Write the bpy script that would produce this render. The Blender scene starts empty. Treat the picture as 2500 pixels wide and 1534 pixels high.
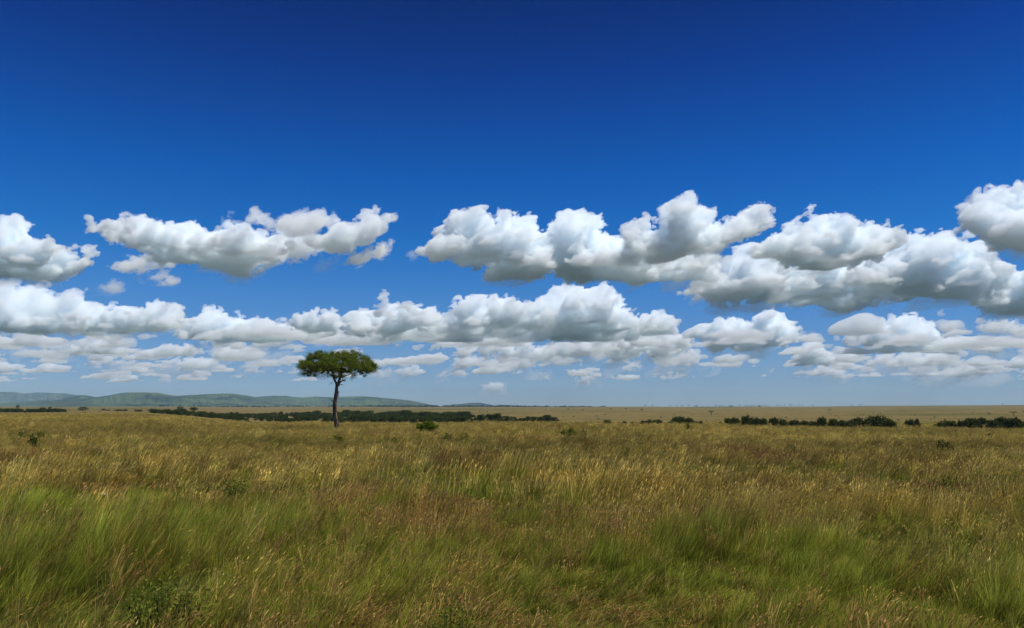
import bpy, math, random
import numpy as np
import openvdb

R = math.radians
sc = bpy.context.scene
col = sc.collection
# ------------------------------------------------------------------ camera
FPX = 1944.4                    # focal length in pixels of the 2500 px wide photograph
CAM_Z = 3.3
HORIZON = 994.0
PITCH = math.atan((HORIZON - 767.0) / FPX)
cam_d = bpy.data.cameras.new("camera")
cam_d.sensor_width = 36.0
cam_d.lens = FPX / 2500.0 * 36.0
cam_d.clip_start = 0.2
cam_d.clip_end = 200000.0
cam = bpy.data.objects.new("camera", cam_d)
cam.location = (0, 0, CAM_Z)
cam.rotation_euler = (math.pi / 2 + PITCH, 0, 0)
col.objects.link(cam)
sc.camera = cam
CP, SP = math.cos(PITCH), math.sin(PITCH)

def ray(x, y):
    a, b = (x - 1250.0) / FPX, -(y - 767.0) / FPX
    return a, CP - b * SP, SP + b * CP

def at(x, y, dist):
    """world point seen at photo pixel (x, y) at the depth Y = dist"""
    a, d, e = ray(x, y)
    return a / d * dist, dist, CAM_Z + e / d * dist

# ------------------------------------------------------------------ helpers
def nmat(name):
    m = bpy.data.materials.new(name)
    m.use_nodes = True
    nt = m.node_tree
    nt.nodes.clear()
    out = nt.nodes.new("ShaderNodeOutputMaterial")
    return m, nt, out

def mesh_obj(name, verts, faces, mat=None, parent=None, smooth=False):
    me = bpy.data.meshes.new(name)
    verts = np.asarray(verts, dtype=np.float32)
    me.vertices.add(len(verts))
    me.vertices.foreach_set("co", verts.ravel())
    if isinstance(faces, np.ndarray):
        n, k = faces.shape
        me.loops.add(n * k)
        me.loops.foreach_set("vertex_index", faces.astype(np.int32).ravel())
        me.polygons.add(n)
        me.polygons.foreach_set("loop_start", np.arange(0, n * k, k, dtype=np.int32))
        me.update(calc_edges=True)
    else:
        me.clear_geometry()
        me.from_pydata([tuple(v) for v in verts.tolist()], [], faces)
    if smooth:
        me.polygons.foreach_set("use_smooth", np.ones(len(me.polygons), dtype=bool))
    me.validate()
    if mat:
        me.materials.append(mat)
    o = bpy.data.objects.new(name, me)
    col.objects.link(o)
    if parent:
        o.parent = parent
    return o

def tag(o, label=None, cat=None, group=None, kind=None):
    if label: o["label"] = label
    if cat: o["category"] = cat
    if group: o["group"] = group
    if kind: o["kind"] = kind
    return o
# ------------------------------------------------------------------ light
SUN_EL, SUN_AZ = R(62), R(104)      # azimuth clockwise from the view direction (+Y)
sun_dir = (math.sin(SUN_AZ) * math.cos(SUN_EL), math.cos(SUN_AZ) * math.cos(SUN_EL), math.sin(SUN_EL))
sd = bpy.data.lights.new("sun", "SUN")
sd.energy = 4.2
sd.angle = R(0.5)
sd.color = (1.0, 0.96, 0.89)
so = bpy.data.objects.new("sun", sd)
so.rotation_euler = (math.pi / 2 - SUN_EL, 0, -SUN_AZ + math.pi)
col.objects.link(so)
w = bpy.data.worlds.new("World")
sc.world = w
w.use_nodes = True
nt = w.node_tree
nt.nodes.clear()
N = nt.nodes.new
sky = N("ShaderNodeTexSky")
sky.sky_type = "NISHITA"
sky.sun_disc = False
sky.sun_elevation = SUN_EL
sky.sun_rotation = SUN_AZ
sky.altitude = 1700
sky.air_density = 1.0
sky.dust_density = 0.3
sky.ozone_density = 3.0
bg = N("ShaderNodeBackground")
bg.inputs[1].default_value = 0.10
geo = N("ShaderNodeTexCoord")
sep = N("ShaderNodeSeparateXYZ")
ramp = N("ShaderNodeValToRGB")
mul = N("ShaderNodeMix"); mul.data_type = "RGBA"; mul.blend_type = "MULTIPLY"; mul.inputs[0].default_value = 1.0
wo = N("ShaderNodeOutputWorld")
L = nt.links.new
L(geo.outputs["Generated"], sep.inputs[0])
L(sep.outputs[2], ramp.inputs[0])
e = ramp.color_ramp.elements
stops = [(0.0, (0.36, 0.43, 0.58)), (0.04, (0.31, 0.42, 0.62)), (0.135, (0.16, 0.44, 0.76)), (0.20, (0.04, 0.40, 0.80)), (0.28, (0.0, 0.32, 0.80)), (0.40, (0.0, 0.165, 0.57)), (0.50, (0.0, 0.085, 0.32)), (1.0, (0.02, 0.10, 0.30))]
while len(e) < len(stops): e.new(0.5)
for k, (p, c) in enumerate(stops):
    e[k].position = p; e[k].color = (*c, 1)
L(sky.outputs[0], mul.inputs[6]); L(ramp.outputs[0], mul.inputs[7])
L(mul.outputs[2], bg.inputs[0]); L(bg.outputs[0], wo.inputs[0])
sc.view_settings.view_transform = "Standard"
sc.view_settings.look = "None"
sc.view_settings.exposure = 0.35
sc.view_settings.gamma = 1.0
sc.cycles.use_denoising = True
sc.cycles.denoising_input_passes = "RGB_ALBEDO_NORMAL"
sc.cycles.denoising_prefilter = "ACCURATE"
sc.cycles.denoiser = "OPENIMAGEDENOISE"
# ------------------------------------------------------------------ clouds
rng = np.random.default_rng(7)

def lattice_noise(shape, vox, scale, rs, flat=1.0, shear=0.0):
    """smooth value noise on a regular grid: random lattice every `scale` metres, interpolated axis by axis;
    flat > 1 draws the lumps out sideways, shear leans them along x with height"""
    sc3 = (scale * flat, scale * flat, scale)
    off = abs(shear) * shape[2] * vox / sc3[0]
    n = [int(s * vox / c) + 5 for s, c in zip(shape, sc3)]
    n[0] += int(off) + 2
    g = rs.standard_normal(n).astype(np.float32)
    for ax in (1, 2):
        p = (np.arange(shape[ax]) * vox / sc3[ax] + 1.0 + rs.random()).astype(np.float32)
        i = p.astype(int); t = p - i
        t = t * t * (3 - 2 * t)
        sh = [1, 1, 1]; sh[ax] = -1
        t = t.reshape(sh).astype(np.float32)
        g = np.take(g, i, axis=ax) * (1 - t) + np.take(g, i + 1, axis=ax) * t
    p = np.arange(shape[0])[:, None] * vox / sc3[0] + 1.0 + rs.random()
    if shear:
        p = p + (np.arange(shape[2])[::-1] if shear > 0 else np.arange(shape[2]))[None, :] * abs(shear) * vox / sc3[0]
        i = p.astype(int); t = (p - i).astype(np.float32); t = (t * t * (3 - 2 * t))[:, None, :]
        k = np.arange(shape[2])[None, :]
        ga = g[i, :, k].transpose(0, 2, 1); gb = g[i + 1, :, k].transpose(0, 2, 1)
        return ga * (1 - t) + gb * t
    i = p[:, 0].astype(int); t = (p[:, 0] - i).astype(np.float32); t = (t * t * (3 - 2 * t))[:, None, None]
    return g[i] * (1 - t) + g[i + 1] * t

def make_cloud(label, top, bot, mult=1.0, depth=None, rough=1.25, lift=0, tear=1.2):
    """a cumulus from its outline: puffs fill the outline at true distance, a flat base at CLOUD_BASE, fractal lumps on top"""
    seed = hash_seed(label)
    rs = np.random.default_rng(seed)
    k = 2500.0 / 2464.0
    tx, ty = np.array(top, float).T * k
    if not isinstance(bot, (list, tuple)):
        bot = [(top[0][0], top[0][1] * 0.3 + bot * 0.7), (top[0][0] * 0.7 + top[-1][0] * 0.3, bot), (top[0][0] * 0.2 + top[-1][0] * 0.8, bot), (top[-1][0], top[-1][1] * 0.3 + bot * 0.7)]
    bx, by = np.array(bot, float).T * k
    x0, x1 = tx[0], tx[-1]
    xm = (x0 + x1) / 2
    a_, d_, e_ = ray(xm, by.max() + lift)
    Dfar = (CLOUD_BASE - CAM_Z) / (e_ / d_)
    wid = (x1 - x0) / FPX * Dfar
    if depth is None: depth = min(max(0.22 * wid, 250), 0.11 * Dfar)
    D = Dfar - depth * 0.6
    mpp = D / FPX
    vox = mpp * 2.44 * 1.0
    n = int(50 + (x1 - x0) * 0.6)
    xs = np.linspace(x0, x1, 500)
    T = np.interp(xs, tx, ty); B = np.maximum(np.interp(xs, bx, by), T + 1)
    jag = sum(np.interp(np.linspace(0, m_, 500), np.arange(m_ + 1), rs.standard_normal(m_ + 1)) * w_ for m_, w_ in ((9, 0.05), (22, 0.07), (47, 0.06), (90, 0.04)))
    T = T + (np.clip(jag, -0.16, 0.30) - 0.07) * (B - T) * rough
    thick = np.maximum(B - T, 1)
    cdf = np.cumsum(thick ** 0.8); cdf /= cdf[-1]
    puffs = []
    for _ in range(n):
        i = min(int(np.searchsorted(cdf, rs.random())), 499)
        x = xs[i]
        y = T[i] + (B[i] - T[i]) * rs.random()
        d = min(np.min(np.hypot(xs - x, T - y)), np.min(np.hypot(xs - x, (B - y) * 1.5)), 62)
        f = min(1.0, (B[i] - y) / thick[i])
        rr = max(d * rs.uniform(0.7, 1.0), 2.5)
        dv = depth * rs.uniform(-1, 1) * (0.4 + 0.6 * (1 - abs(2 * f - 0.7) * 0.5)) * min(1, (thick[i] / 50) ** 0.5)
        Y = D + dv
        puffs.append((*at(x, y, Y), rr * Y / FPX))
    P = np.array(puffs)
    pad = 1.25 * P[:, 3:]
    lo = (P[:, :3] - pad).min(0) - 14 * vox
    hi = (P[:, :3] + pad).max(0) + 14 * vox
    lo[2] = max(lo[2], CLOUD_BASE - 12 * vox)
    shape = tuple(int(v) for v in np.ceil((hi - lo) / vox))
    F = np.full(shape, -1e4, np.float32)
    RL = np.full(shape, P[:, 3].min(), np.float32)          # size of the puff that rules each spot
    ax = [lo[q] + np.arange(shape[q]) * vox for q in range(3)]
    for (px, py, pz, r) in P:
        q = r * 1.9 + 5 * vox
        sl = []
        for m_, c in enumerate((px, py, pz)):
            a = max(int((c - q - lo[m_]) / vox), 0); b = min(int((c + q - lo[m_]) / vox) + 2, shape[m_])
            sl.append(slice(a, max(b, a)))
        dx = (ax[0][sl[0]] - px)[:, None, None]; dy = (ax[1][sl[1]] - py)[None, :, None]; dz = (ax[2][sl[2]] - pz)[None, None, :]
        v = (r - np.sqrt(dx * dx + dy * dy * 0.7 + dz * dz)).astype(np.float32)
        sub = F[sl[0], sl[1], sl[2]]
        RL[sl[0], sl[1], sl[2]][v > sub] = r
        np.maximum(sub, v, out=sub)
    s0 = np.median(P[:, 3])
    L0 = max(s0 * 2.6, vox * 9)
    disp = np.zeros(shape, np.float32)
    mask = np.clip(0.75 + 0.55 * lattice_noise(shape, vox, L0 * 1.3, rs), 0.15, 1.6)     # quiet and boiling stretches
    s = L0; a = 0.55
    while s > vox * 1.4:
        k_ = 1.55 if s < 9 * vox else 1.0
        lump = 0.31 * k_ * (np.abs(lattice_noise(shape, vox, s, rs)) - 0.8)
        torn = 0.20 * k_ * lattice_noise(shape, vox, s * 0.7, rs, 1.7, tear)
        disp += a * s * (lump * mask + torn)
        s *= 0.54; a = min(a * 1.22, 0.95)
    F += rough * disp * np.clip(RL / s0, 0.22, 1.25)
    del RL, disp
    zz = (ax[2] - CLOUD_BASE)[None, None, :].astype(np.float32)
    bn = lattice_noise(shape, vox, L0 * 1.8, rs) * (L0 * 0.08) + lattice_noise(shape, vox, L0 * .6, rs) * (L0 * 0.025)
    cut = zz * 0.8 + bn if lift == 0 else zz + 1e4
    np.minimum(F, cut, out=F)
    for q in range(3):
        w_ = [slice(None)] * 3
        for e in (0, -1):
            w_[q] = e; F[tuple(w_)] = -3 * vox
    fine = np.zeros(shape, np.float32)
    for q_ in (18, 10, 6, 3.2, 1.8):
        fine += lattice_noise(shape, vox, vox * q_, rs, 1.8, tear) * vox * q_ * 0.24
    dens = 0.037 * (7200.0 / D) ** 0.75 * mult
    root = None
    while root is None:                              # the smallest puffs need a little swelling to hold together
        root = shell(F - 1.2 * vox + 0.5 * fine, lo, vox, "cloud", dens * 0.45, None, 0.2)
        if root is not None and len(root.data.polygons) < 60 + (x1 - x0) * 2:
            bpy.data.objects.remove(root); root = None
        if root is None: F = np.minimum(F + 1.5 * vox, cut + 2 * vox)
    tag(root, label, "cloud", "cumulus clouds")
    # thin ragged edge round the body, and the dense heart inside it
    soft = np.clip((zz / vox + 6) / 14, 0, 1)
    shell(F + vox * (-2.0 + 4.2 * (1 - soft)) + (0.6 + 0.9 * (1 - soft)) * fine, lo, vox, "wisps", dens * 0.05, root, 0.2)
    if mult > 0.45:
        shell(F - vox * 4.2 - 0.3 * fine, lo, vox, "core", dens * 0.12, root, 0.2)
    return root

def shell(F, lo, vox, name, dens, parent, keep):
    F = F.copy()
    for q in range(3):
        w_ = [slice(None)] * 3
        for e in (0, -1):
            w_[q] = e; F[tuple(w_)] = -3 * vox
    g = openvdb.FloatGrid(-3.0)
    g.copyFromArray(np.clip(F / vox, -3, 3))
    pts, tris, quads = g.convertToPolygons(isovalue=0.0, adaptivity=0.0)
    if len(quads) == 0: return None
    quads = quads.astype(np.int64)
    lab = np.arange(len(pts))                      # drop crumbs: keep the connected pieces above a share of the whole
    for _ in range(400):
        m = lab[quads].min(1)
        new = lab.copy()
        for c in range(4): np.minimum.at(new, quads[:, c], m)
        new = new[new]; new = new[new]
        if (new == lab).all(): break
        lab = new
    cnt = np.bincount(lab, minlength=len(pts))
    limit = max(keep * len(pts), 25) if keep < 0.2 else cnt.max()
    ok = cnt[lab] >= limit
    quads = quads[ok[quads[:, 0]]]
    remap = np.cumsum(ok) - 1
    pts = pts[ok] * vox + lo
    return mesh_obj(name, pts, remap[quads][:, ::-1].astype(np.int32), cloud_mat(dens), parent, smooth=True)

CLOUD_BASE = 1150.0
def hash_seed(s): return sum((i + 1) * ord(c) for i, c in enumerate(s)) % 100000

_cm = {}
def cloud_mat(d, aniso=0.0):
    key = round(math.log(d) * 5)
    if key in _cm: return _cm[key]
    m, nt, out = nmat("cloud_air")
    v = nt.nodes.new("ShaderNodeVolumePrincipled")
    v.inputs["Color"].default_value = (0.955, 0.984, 1.0, 1)
    v.inputs["Density"].default_value = math.exp(key / 5)
    v.inputs["Anisotropy"].default_value = aniso
    nt.links.new(v.outputs[0], out.inputs["Volume"])
    _cm[key] = m
    return m

C = make_cloud
C("cloud with stepped top cut by the frame edge above the far mountains", [(-90, 515), (0, 522), (30, 525), (55, 545), (75, 560), (110, 556), (140, 580), (190, 590), (240, 598), (268, 612)], [(-90, 668), (100, 672), (170, 668), (240, 650), (268, 620)])
C("pale bulging cloud tower behind the lower bank near the frame edge", [(-60, 690), (0, 672), (80, 672), (130, 685), (175, 680), (190, 705)], [(-60, 790), (100, 800), (190, 780)], 0.5)
C("long slanting cloud with a pointed tip over the hills", [(180, 540), (215, 512), (280, 502), (330, 518), (400, 513), (470, 522), (520, 528), (560, 515), (610, 540), (650, 560), (700, 560), (730, 580)], [(180, 542), (230, 560), (300, 585), (340, 610), (400, 630), (480, 648), (540, 655), (640, 642), (700, 610), (730, 585)])
C("thin torn cloud trailing under the slanting cloud's pointed tip", [(255, 640), (300, 615), (350, 605), (400, 612), (450, 632)], 652, 0.5, rough=1.5, lift=30)
C("ragged grey patch joining the slanting cloud to the blunt-ended one", [(600, 600), (650, 565), (700, 555), (750, 560), (800, 580)], [(600, 640), (680, 632), (750, 615), (800, 595)], 0.6, rough=1.4, lift=30)
C("low cloud filling the gap between the white heap and the finger tower", [(600, 790), (640, 770), (680, 768), (710, 785)], 822, 0.7)
C("thin wispy cloud strand leading into the big central cloud's tapering end", [(938, 634), (965, 612), (1000, 600), (1040, 586), (1085, 560)], [(938, 638), (1000, 626), (1050, 618), (1085, 605)], 0.6, rough=1.2, lift=20)
C("thin ragged cloud sheet above the slanting cloud's end", [(560, 530), (590, 510), (615, 492), (660, 512), (700, 505), (760, 492), (800, 500), (828, 515)], [(560, 535), (640, 550), (720, 570), (790, 540), (828, 518)], 0.4, rough=1.0, lift=60)
C("ragged cloud reaching up to a blunt end in the blue gap", [(720, 570), (790, 540), (850, 525), (900, 515), (945, 503), (974, 505)], [(720, 585), (800, 605), (860, 603), (900, 580), (940, 545), (974, 520)], 0.75, rough=1.2, lift=40)
C("torn cloud wisps under the blunt-ended cloud", [(756, 645), (800, 622), (850, 605), (890, 590), (940, 568), (958, 575)], [(756, 652), (820, 652), (870, 640), (920, 625), (958, 590)], 0.5, rough=1.4)
C("little detached cloud puff below the slanting cloud", [(356, 668), (375, 655), (400, 650), (425, 655), (437, 672)], 692, 0.4, rough=1.2)
C("faint smallest cloud wisp below the stepped cloud", [(243, 690), (265, 675), (288, 670), (295, 690)], 706, 0.25, rough=1.3)
C("big central cloud with a long tail and dark flat base", [(945, 625), (980, 600), (1030, 580), (1060, 550), (1100, 525), (1150, 528), (1200, 515), (1240, 508), (1290, 522), (1330, 530), (1370, 520), (1400, 520), (1435, 540), (1450, 570), (1500, 565), (1560, 590), (1640, 600), (1700, 595), (1745, 620)], [(945, 632), (1000, 620), (1080, 615), (1110, 640), (1200, 650), (1300, 660), (1400, 680), (1500, 684), (1620, 680), (1700, 665), (1745, 640)])
C("cloud with the highest tower, riding on the big central cloud", [(1440, 590), (1480, 560), (1530, 520), (1545, 508), (1570, 530), (1600, 490), (1640, 470), (1670, 480), (1700, 510), (1740, 525), (1800, 500), (1840, 480), (1870, 490), (1880, 515)], [(1440, 600), (1500, 618), (1600, 628), (1700, 605), (1780, 585), (1850, 545), (1880, 520)])
C("rounded bright cloud with dark base right of the highest tower", [(1790, 600), (1830, 580), (1880, 560), (1895, 528), (1930, 510), (1990, 515), (2030, 508), (2090, 510), (2140, 512), (2170, 530), (2204, 545)], [(1790, 610), (1850, 625), (1900, 645), (2000, 642), (2080, 640), (2140, 610), (2204, 555)])
C("wide low cloud bank under the rounded bright cloud", [(1605, 690), (1640, 668), (1700, 655), (1740, 620), (1800, 590), (1850, 600), (1900, 640), (2000, 640), (2100, 600), (2160, 590), (2230, 560), (2300, 545), (2345, 560), (2360, 600), (2400, 640)], [(1605, 705), (1680, 715), (1760, 725), (1900, 728), (2000, 735), (2100, 728), (2250, 722), (2330, 725), (2400, 700)])
C("highest dark-bellied cloud cut by the frame edge", [(2300, 520), (2330, 470), (2370, 440), (2410, 430), (2460, 428), (2560, 420), (2680, 440)], [(2300, 528), (2340, 575), (2400, 605), (2464, 612), (2680, 612)])
C("cloud with blue-grey belly at the frame edge below the highest dark one", [(2310, 700), (2350, 670), (2390, 645), (2430, 635), (2464, 625), (2580, 630), (2650, 650)], [(2310, 712), (2360, 740), (2410, 752), (2464, 748), (2650, 740)])
C("small oval cloud alone below the blue-grey-bellied one", [(2328, 790), (2350, 772), (2400, 762), (2440, 770), (2458, 785)], 802, 0.8)
C("spiky-topped white bank above the far mountains", [(-80, 760), (0, 750), (60, 738), (130, 742), (200, 730), (240, 722), (270, 740), (300, 722), (340, 735), (380, 728), (405, 722), (430, 742), (447, 765)], [(-80, 800), (100, 803), (250, 806), (400, 806), (447, 790)])
C("low white heap beside the spiky-topped bank", [(408, 790), (450, 755), (480, 748), (530, 745), (570, 738), (610, 758), (650, 770), (668, 790)], [(408, 815), (500, 825), (600, 828), (668, 815)])
C("cloud with one bright finger-like tower above the lone tree", [(678, 765), (720, 745), (760, 745), (785, 724), (800, 722), (815, 745), (824, 765)], [(678, 780), (740, 800), (800, 803), (824, 790)])
C("great cauliflower bank with twin towers over the middle of the plain", [(690, 800), (740, 775), (820, 760), (870, 732), (920, 728), (960, 740), (1010, 735), (1040, 748), (1100, 742), (1150, 725), (1210, 712), (1250, 730), (1280, 725), (1300, 705), (1350, 688), (1380, 700), (1420, 720), (1440, 690), (1475, 688), (1500, 700), (1505, 735), (1550, 742), (1610, 748), (1642, 765)], [(690, 810), (800, 815), (1000, 812), (1200, 808), (1400, 815), (1550, 818), (1642, 795)])
C("long grey-white row beneath the cauliflower bank", [(690, 840), (760, 815), (850, 812), (950, 800), (1050, 815), (1150, 815), (1300, 820), (1450, 810), (1550, 795), (1640, 800), (1667, 825)], [(690, 850), (900, 858), (1200, 858), (1450, 862), (1600, 858), (1667, 845)])
C("cloud with two bright knobs after the cauliflower bank", [(1650, 790), (1700, 780), (1735, 755), (1765, 760), (1790, 775), (1820, 770), (1850, 745), (1880, 755), (1900, 775), (1960, 790), (2000, 780), (2050, 790)], [(1650, 810), (1720, 845), (1830, 842), (1900, 825), (2000, 820), (2050, 800)])
C("mountain-shaped cloud over the last thicket", [(2030, 815), (2070, 790), (2100, 770), (2150, 750), (2180, 752), (2210, 770), (2250, 785), (2300, 800), (2342, 830)], [(2030, 825), (2100, 838), (2200, 845), (2300, 850), (2342, 845)])
C("small dome cloud right after the mountain-shaped one", [(2338, 825), (2370, 805), (2400, 808), (2432, 828)], 848)
C("flat dome cloud at the frame edge after the small dome", [(2430, 840), (2455, 820), (2500, 812), (2560, 830)], 850)
C("flat bright cloud slab beside the lone tree, under the grey row", [(1070, 868), (1110, 850), (1200, 853), (1290, 860), (1328, 875)], 889)
C("thin grey slab just under the flat bright slab", [(1062, 900), (1100, 893), (1150, 897)], 908, 0.6)
C("small flat cloud close beside the crown of the lone tree", [(925, 898), (955, 890), (990, 886), (1040, 893)], 907, 0.8)
C("faint cloud touching the lone tree's crown", [(890, 890), (915, 880), (940, 890)], 905, 0.4)
C("tiny lone cloud puff low above the small hill", [(1160, 927), (1182, 920), (1202, 927)], 932, 0.8)
C("tiny cloud puff higher than its low lone neighbour", [(1282, 910), (1295, 904), (1310, 911)], 917, 0.8)
C("small pointed low cloud over the bare plain", [(1386, 915), (1412, 903), (1425, 901), (1445, 914)], 923, 0.9)
C("long low bright cloud over the bare plain", [(1515, 905), (1555, 896), (1590, 901), (1625, 890), (1665, 905)], 916)
C("grey broken slab above the long low bright cloud", [(1415, 888), (1470, 876), (1530, 870), (1600, 884)], 896, 0.8)
C("white heap between the grey row and the long low cloud", [(1588, 872), (1620, 850), (1660, 842), (1690, 852), (1735, 872)], 884)
C("round puff between the white heap and the two-knobbed cloud", [(1715, 876), (1750, 862), (1785, 868), (1795, 878)], 886)
C("heaped cloud with a pale tooth under the two-knobbed cloud", [(1790, 862), (1850, 845), (1900, 848), (1935, 825), (1965, 813), (1985, 835), (2030, 858)], 880)
C("low ragged cloud with a sloping end under the heaped one", [(1796, 895), (1860, 884), (1930, 886), (1985, 872), (2015, 870), (2060, 902)], 906)
C("flat row under the mountain-shaped cloud", [(2036, 868), (2090, 853), (2180, 856), (2240, 848), (2290, 845), (2330, 862)], 880)
C("lowest hazy cloud row above the last thicket", [(2080, 900), (2150, 888), (2250, 884), (2330, 868), (2370, 862), (2425, 888)], 908, 0.8)
C("flat grey layer above the far mountains, below the spiky bank", [(-60, 838), (40, 828), (130, 818), (190, 820), (230, 812), (330, 818), (365, 832)], 850)
C("flat grey layer below the low white heap", [(340, 846), (420, 832), (500, 836), (570, 830), (650, 838), (700, 845)], 862)
C("thin streak layer below the grey layer over the hills", [(165, 872), (220, 862), (280, 860), (335, 872)], 880, 0.8)
C("second thin streak layer below the grey layer over the hills", [(330, 868), (400, 858), (460, 862), (520, 872)], 880, 0.8)
C("thin pale streak left of the lone tree's crown", [(560, 880), (630, 872), (700, 874), (745, 884)], 890, 0.8)
C("faint low streak above the hill's rounded top", [(360, 912), (400, 905), (440, 912)], 918, 0.5)

# far rows that melt together low over the horizon
def hazy_rows():
    rs = np.random.default_rng(77)
    groups = []
    k = 2500.0 / 2464.0
    for _ in range(600):
        by = (812 + 108 * rs.random() ** 0.9) * k
        x = rs.uniform(-120, 2580) * k
        if by > 884 * k and 900 < x < 2100 and rs.random() < 0.55: continue
        if rs.random() < 0.3 and 40 * math.sin(x * 0.006) + 870 < by / k: continue
        e = ray(x, by); D = (CLOUD_BASE - CAM_Z) / (e[2] / e[1])
        sc_ = 11000.0 / D
        wpx = (26 + 175 * rs.random() ** 1.8) * sc_ * 1.6
        hpx = max(wpx * rs.uniform(0.09, 0.22), 3)
        for j in range(int(5 + wpx / 7)):
            u = rs.uniform(-1, 1)
            r = hpx * rs.uniform(0.35, 0.6) * (1.05 - 0.7 * abs(u))
            groups.append((*at(x + u * wpx * 0.5, by - r * rs.uniform(0.3, 1.3), D + rs.uniform(-500, 500)), r / FPX * D))
    P = np.array(groups)
    near, far = P[:, 1].min(), P[:, 1].max()
    vox = 38.0
    lo = (P[:, :3] - 1.6 * P[:, 3:]).min(0) - 3 * vox
    hi = (P[:, :3] + 1.6 * P[:, 3:]).max(0) + 3 * vox
    lo[2] = CLOUD_BASE - 4 * vox
    shape = tuple(int(v) for v in np.ceil((hi - lo) / vox))
    F = np.full(shape, -1e4, np.float32)
    ax = [lo[q] + np.arange(shape[q]) * vox for q in range(3)]
    for (px, py, pz, r) in P:
        q = r * 2.8 + 2 * vox
        sl = []
        for m_, c in enumerate((px, py, pz)):
            a = max(int((c - q - lo[m_]) / vox), 0); b = min(int((c + q - lo[m_]) / vox) + 2, shape[m_])
            sl.append(slice(a, max(b, a)))
        dx = (ax[0][sl[0]] - px)[:, None, None]; dy = (ax[1][sl[1]] - py)[None, :, None]; dz = (ax[2][sl[2]] - pz)[None, None, :]
        v = (r - np.sqrt(dx * dx * 0.28 + dy * dy * 0.3 + dz * dz * 1.5)).astype(np.float32)
        sub = F[sl[0], sl[1], sl[2]]
        np.maximum(sub, v, out=sub)
    for s in (520, 300, 170, 95, 60):
        F += s * (0.20 * (np.abs(lattice_noise(shape, vox, s, rs, 1.5)) - 0.8) + 0.20 * lattice_noise(shape, vox, s * 0.8, rs, 2.4, 1.5))
    zz = (ax[2] - CLOUD_BASE)[None, None, :].astype(np.float32)
    np.minimum(F, zz + 14 * lattice_noise(shape, vox, 300, rs), out=F)
    o = shell(F, lo, vox, "hazy_clouds", 0.0055, None, 0.0)
    tag(o, "pale far cloud rows melting together low over the horizon", "clouds", kind="stuff")
hazy_rows()
# ------------------------------------------------------------------ terrain
def smooth(a, b, x):
    t = np.clip((np.asarray(x, float) - a) / (b - a), 0, 1)
    return t * t * (3 - 2 * t)

_gr = np.random.default_rng(11)
_waves = [(_gr.uniform(0, 2 * math.pi), _gr.uniform(0, 2 * math.pi), w, w * 0.0016) for w in (9, 14, 22, 37, 60, 95)]
_wavesB = [(_gr.uniform(0, 2 * math.pi), _gr.uniform(0, 2 * math.pi), w, w * 0.0022) for w in (260, 410, 700, 1150, 1900)]

def ground_z(x, y):
    x = np.asarray(x, float); y = np.asarray(y, float)
    d = np.hypot(x, y)
    az = np.arctan2(x, np.maximum(y, 1e-3))
    az = np.where(y < 0, np.sign(x) * 1.4, az)
    z = np.zeros_like(d)
    for an, ph, wl, am in _waves:
        z += am * np.sin((x * math.cos(an) + y * math.sin(an)) * 2 * math.pi / wl + ph)
    z *= 1 - smooth(200, 500, d) * 0.7
    # the shallow valley beyond the crest, shallower towards the left
    deep = 1.4 + 4.4 * smooth(-0.44, -0.30, az)
    z -= 0.55 * smooth(-0.42, -0.3, az) * smooth(100, 134, d)
    z -= 0.25 * smooth(0.05, 0.5, az) * smooth(50, 120, d)
    crest = 122 + 26 * smooth(-0.05, -0.5, az)
    z -= deep * smooth(crest, crest + 190, d)
    # far side of the valley climbs to about eye level
    rim = 8.8 - 4.4 * (1 - smooth(-0.44, -0.30, az)) + 1.0 * smooth(0.25, 0.65, az) * 10
    z += rim * smooth(600, 5200, d) ** 1.1
    for an, ph, wl, am in _wavesB:
        z += am * 0.9 * np.sin((x * math.cos(an) + y * math.sin(an)) * 2 * math.pi / wl + ph) * smooth(wl * 2, wl * 5, d) * smooth(250, 900, d)
    z -= 10 * smooth(5600, 9000, d)
    return z

def ground_at(x, y, lift=0.0):
    """world point where the view ray through photo pixel (x, y) meets the ground raised by lift"""
    a, d, e = ray(x, y)
    t = np.geomspace(4, 9000, 5000)
    X, Y, Z = a / d * t, t, CAM_Z + e / d * t
    below = Z < ground_z(X, Y) + lift
    i = int(np.argmax(below)) if below.any() else 4999
    return float(X[i]), float(Y[i]), float(ground_z(X[i], Y[i]))

# ground sheet: rings around the camera, fine in front
th = np.concatenate([np.linspace(-math.pi, -0.9, 60, endpoint=False), np.linspace(-0.9, 0.9, 560, endpoint=False), np.linspace(0.9, math.pi, 60)])
rr = np.concatenate([[0.01, 1.5, 3], np.geomspace(4.5, 60000, 330)])
TT, RR = np.meshgrid(th, rr)
GX, GY = RR * np.sin(TT), RR * np.cos(TT)
GZ = ground_z(GX, GY)
nr, nt_n = GX.shape
idx = np.arange(nr * nt_n).reshape(nr, nt_n)
q = np.stack([idx[:-1, :-1], idx[:-1, 1:], idx[1:, 1:], idx[1:, :-1]], -1).reshape(-1, 4)[:, ::-1]

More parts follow.
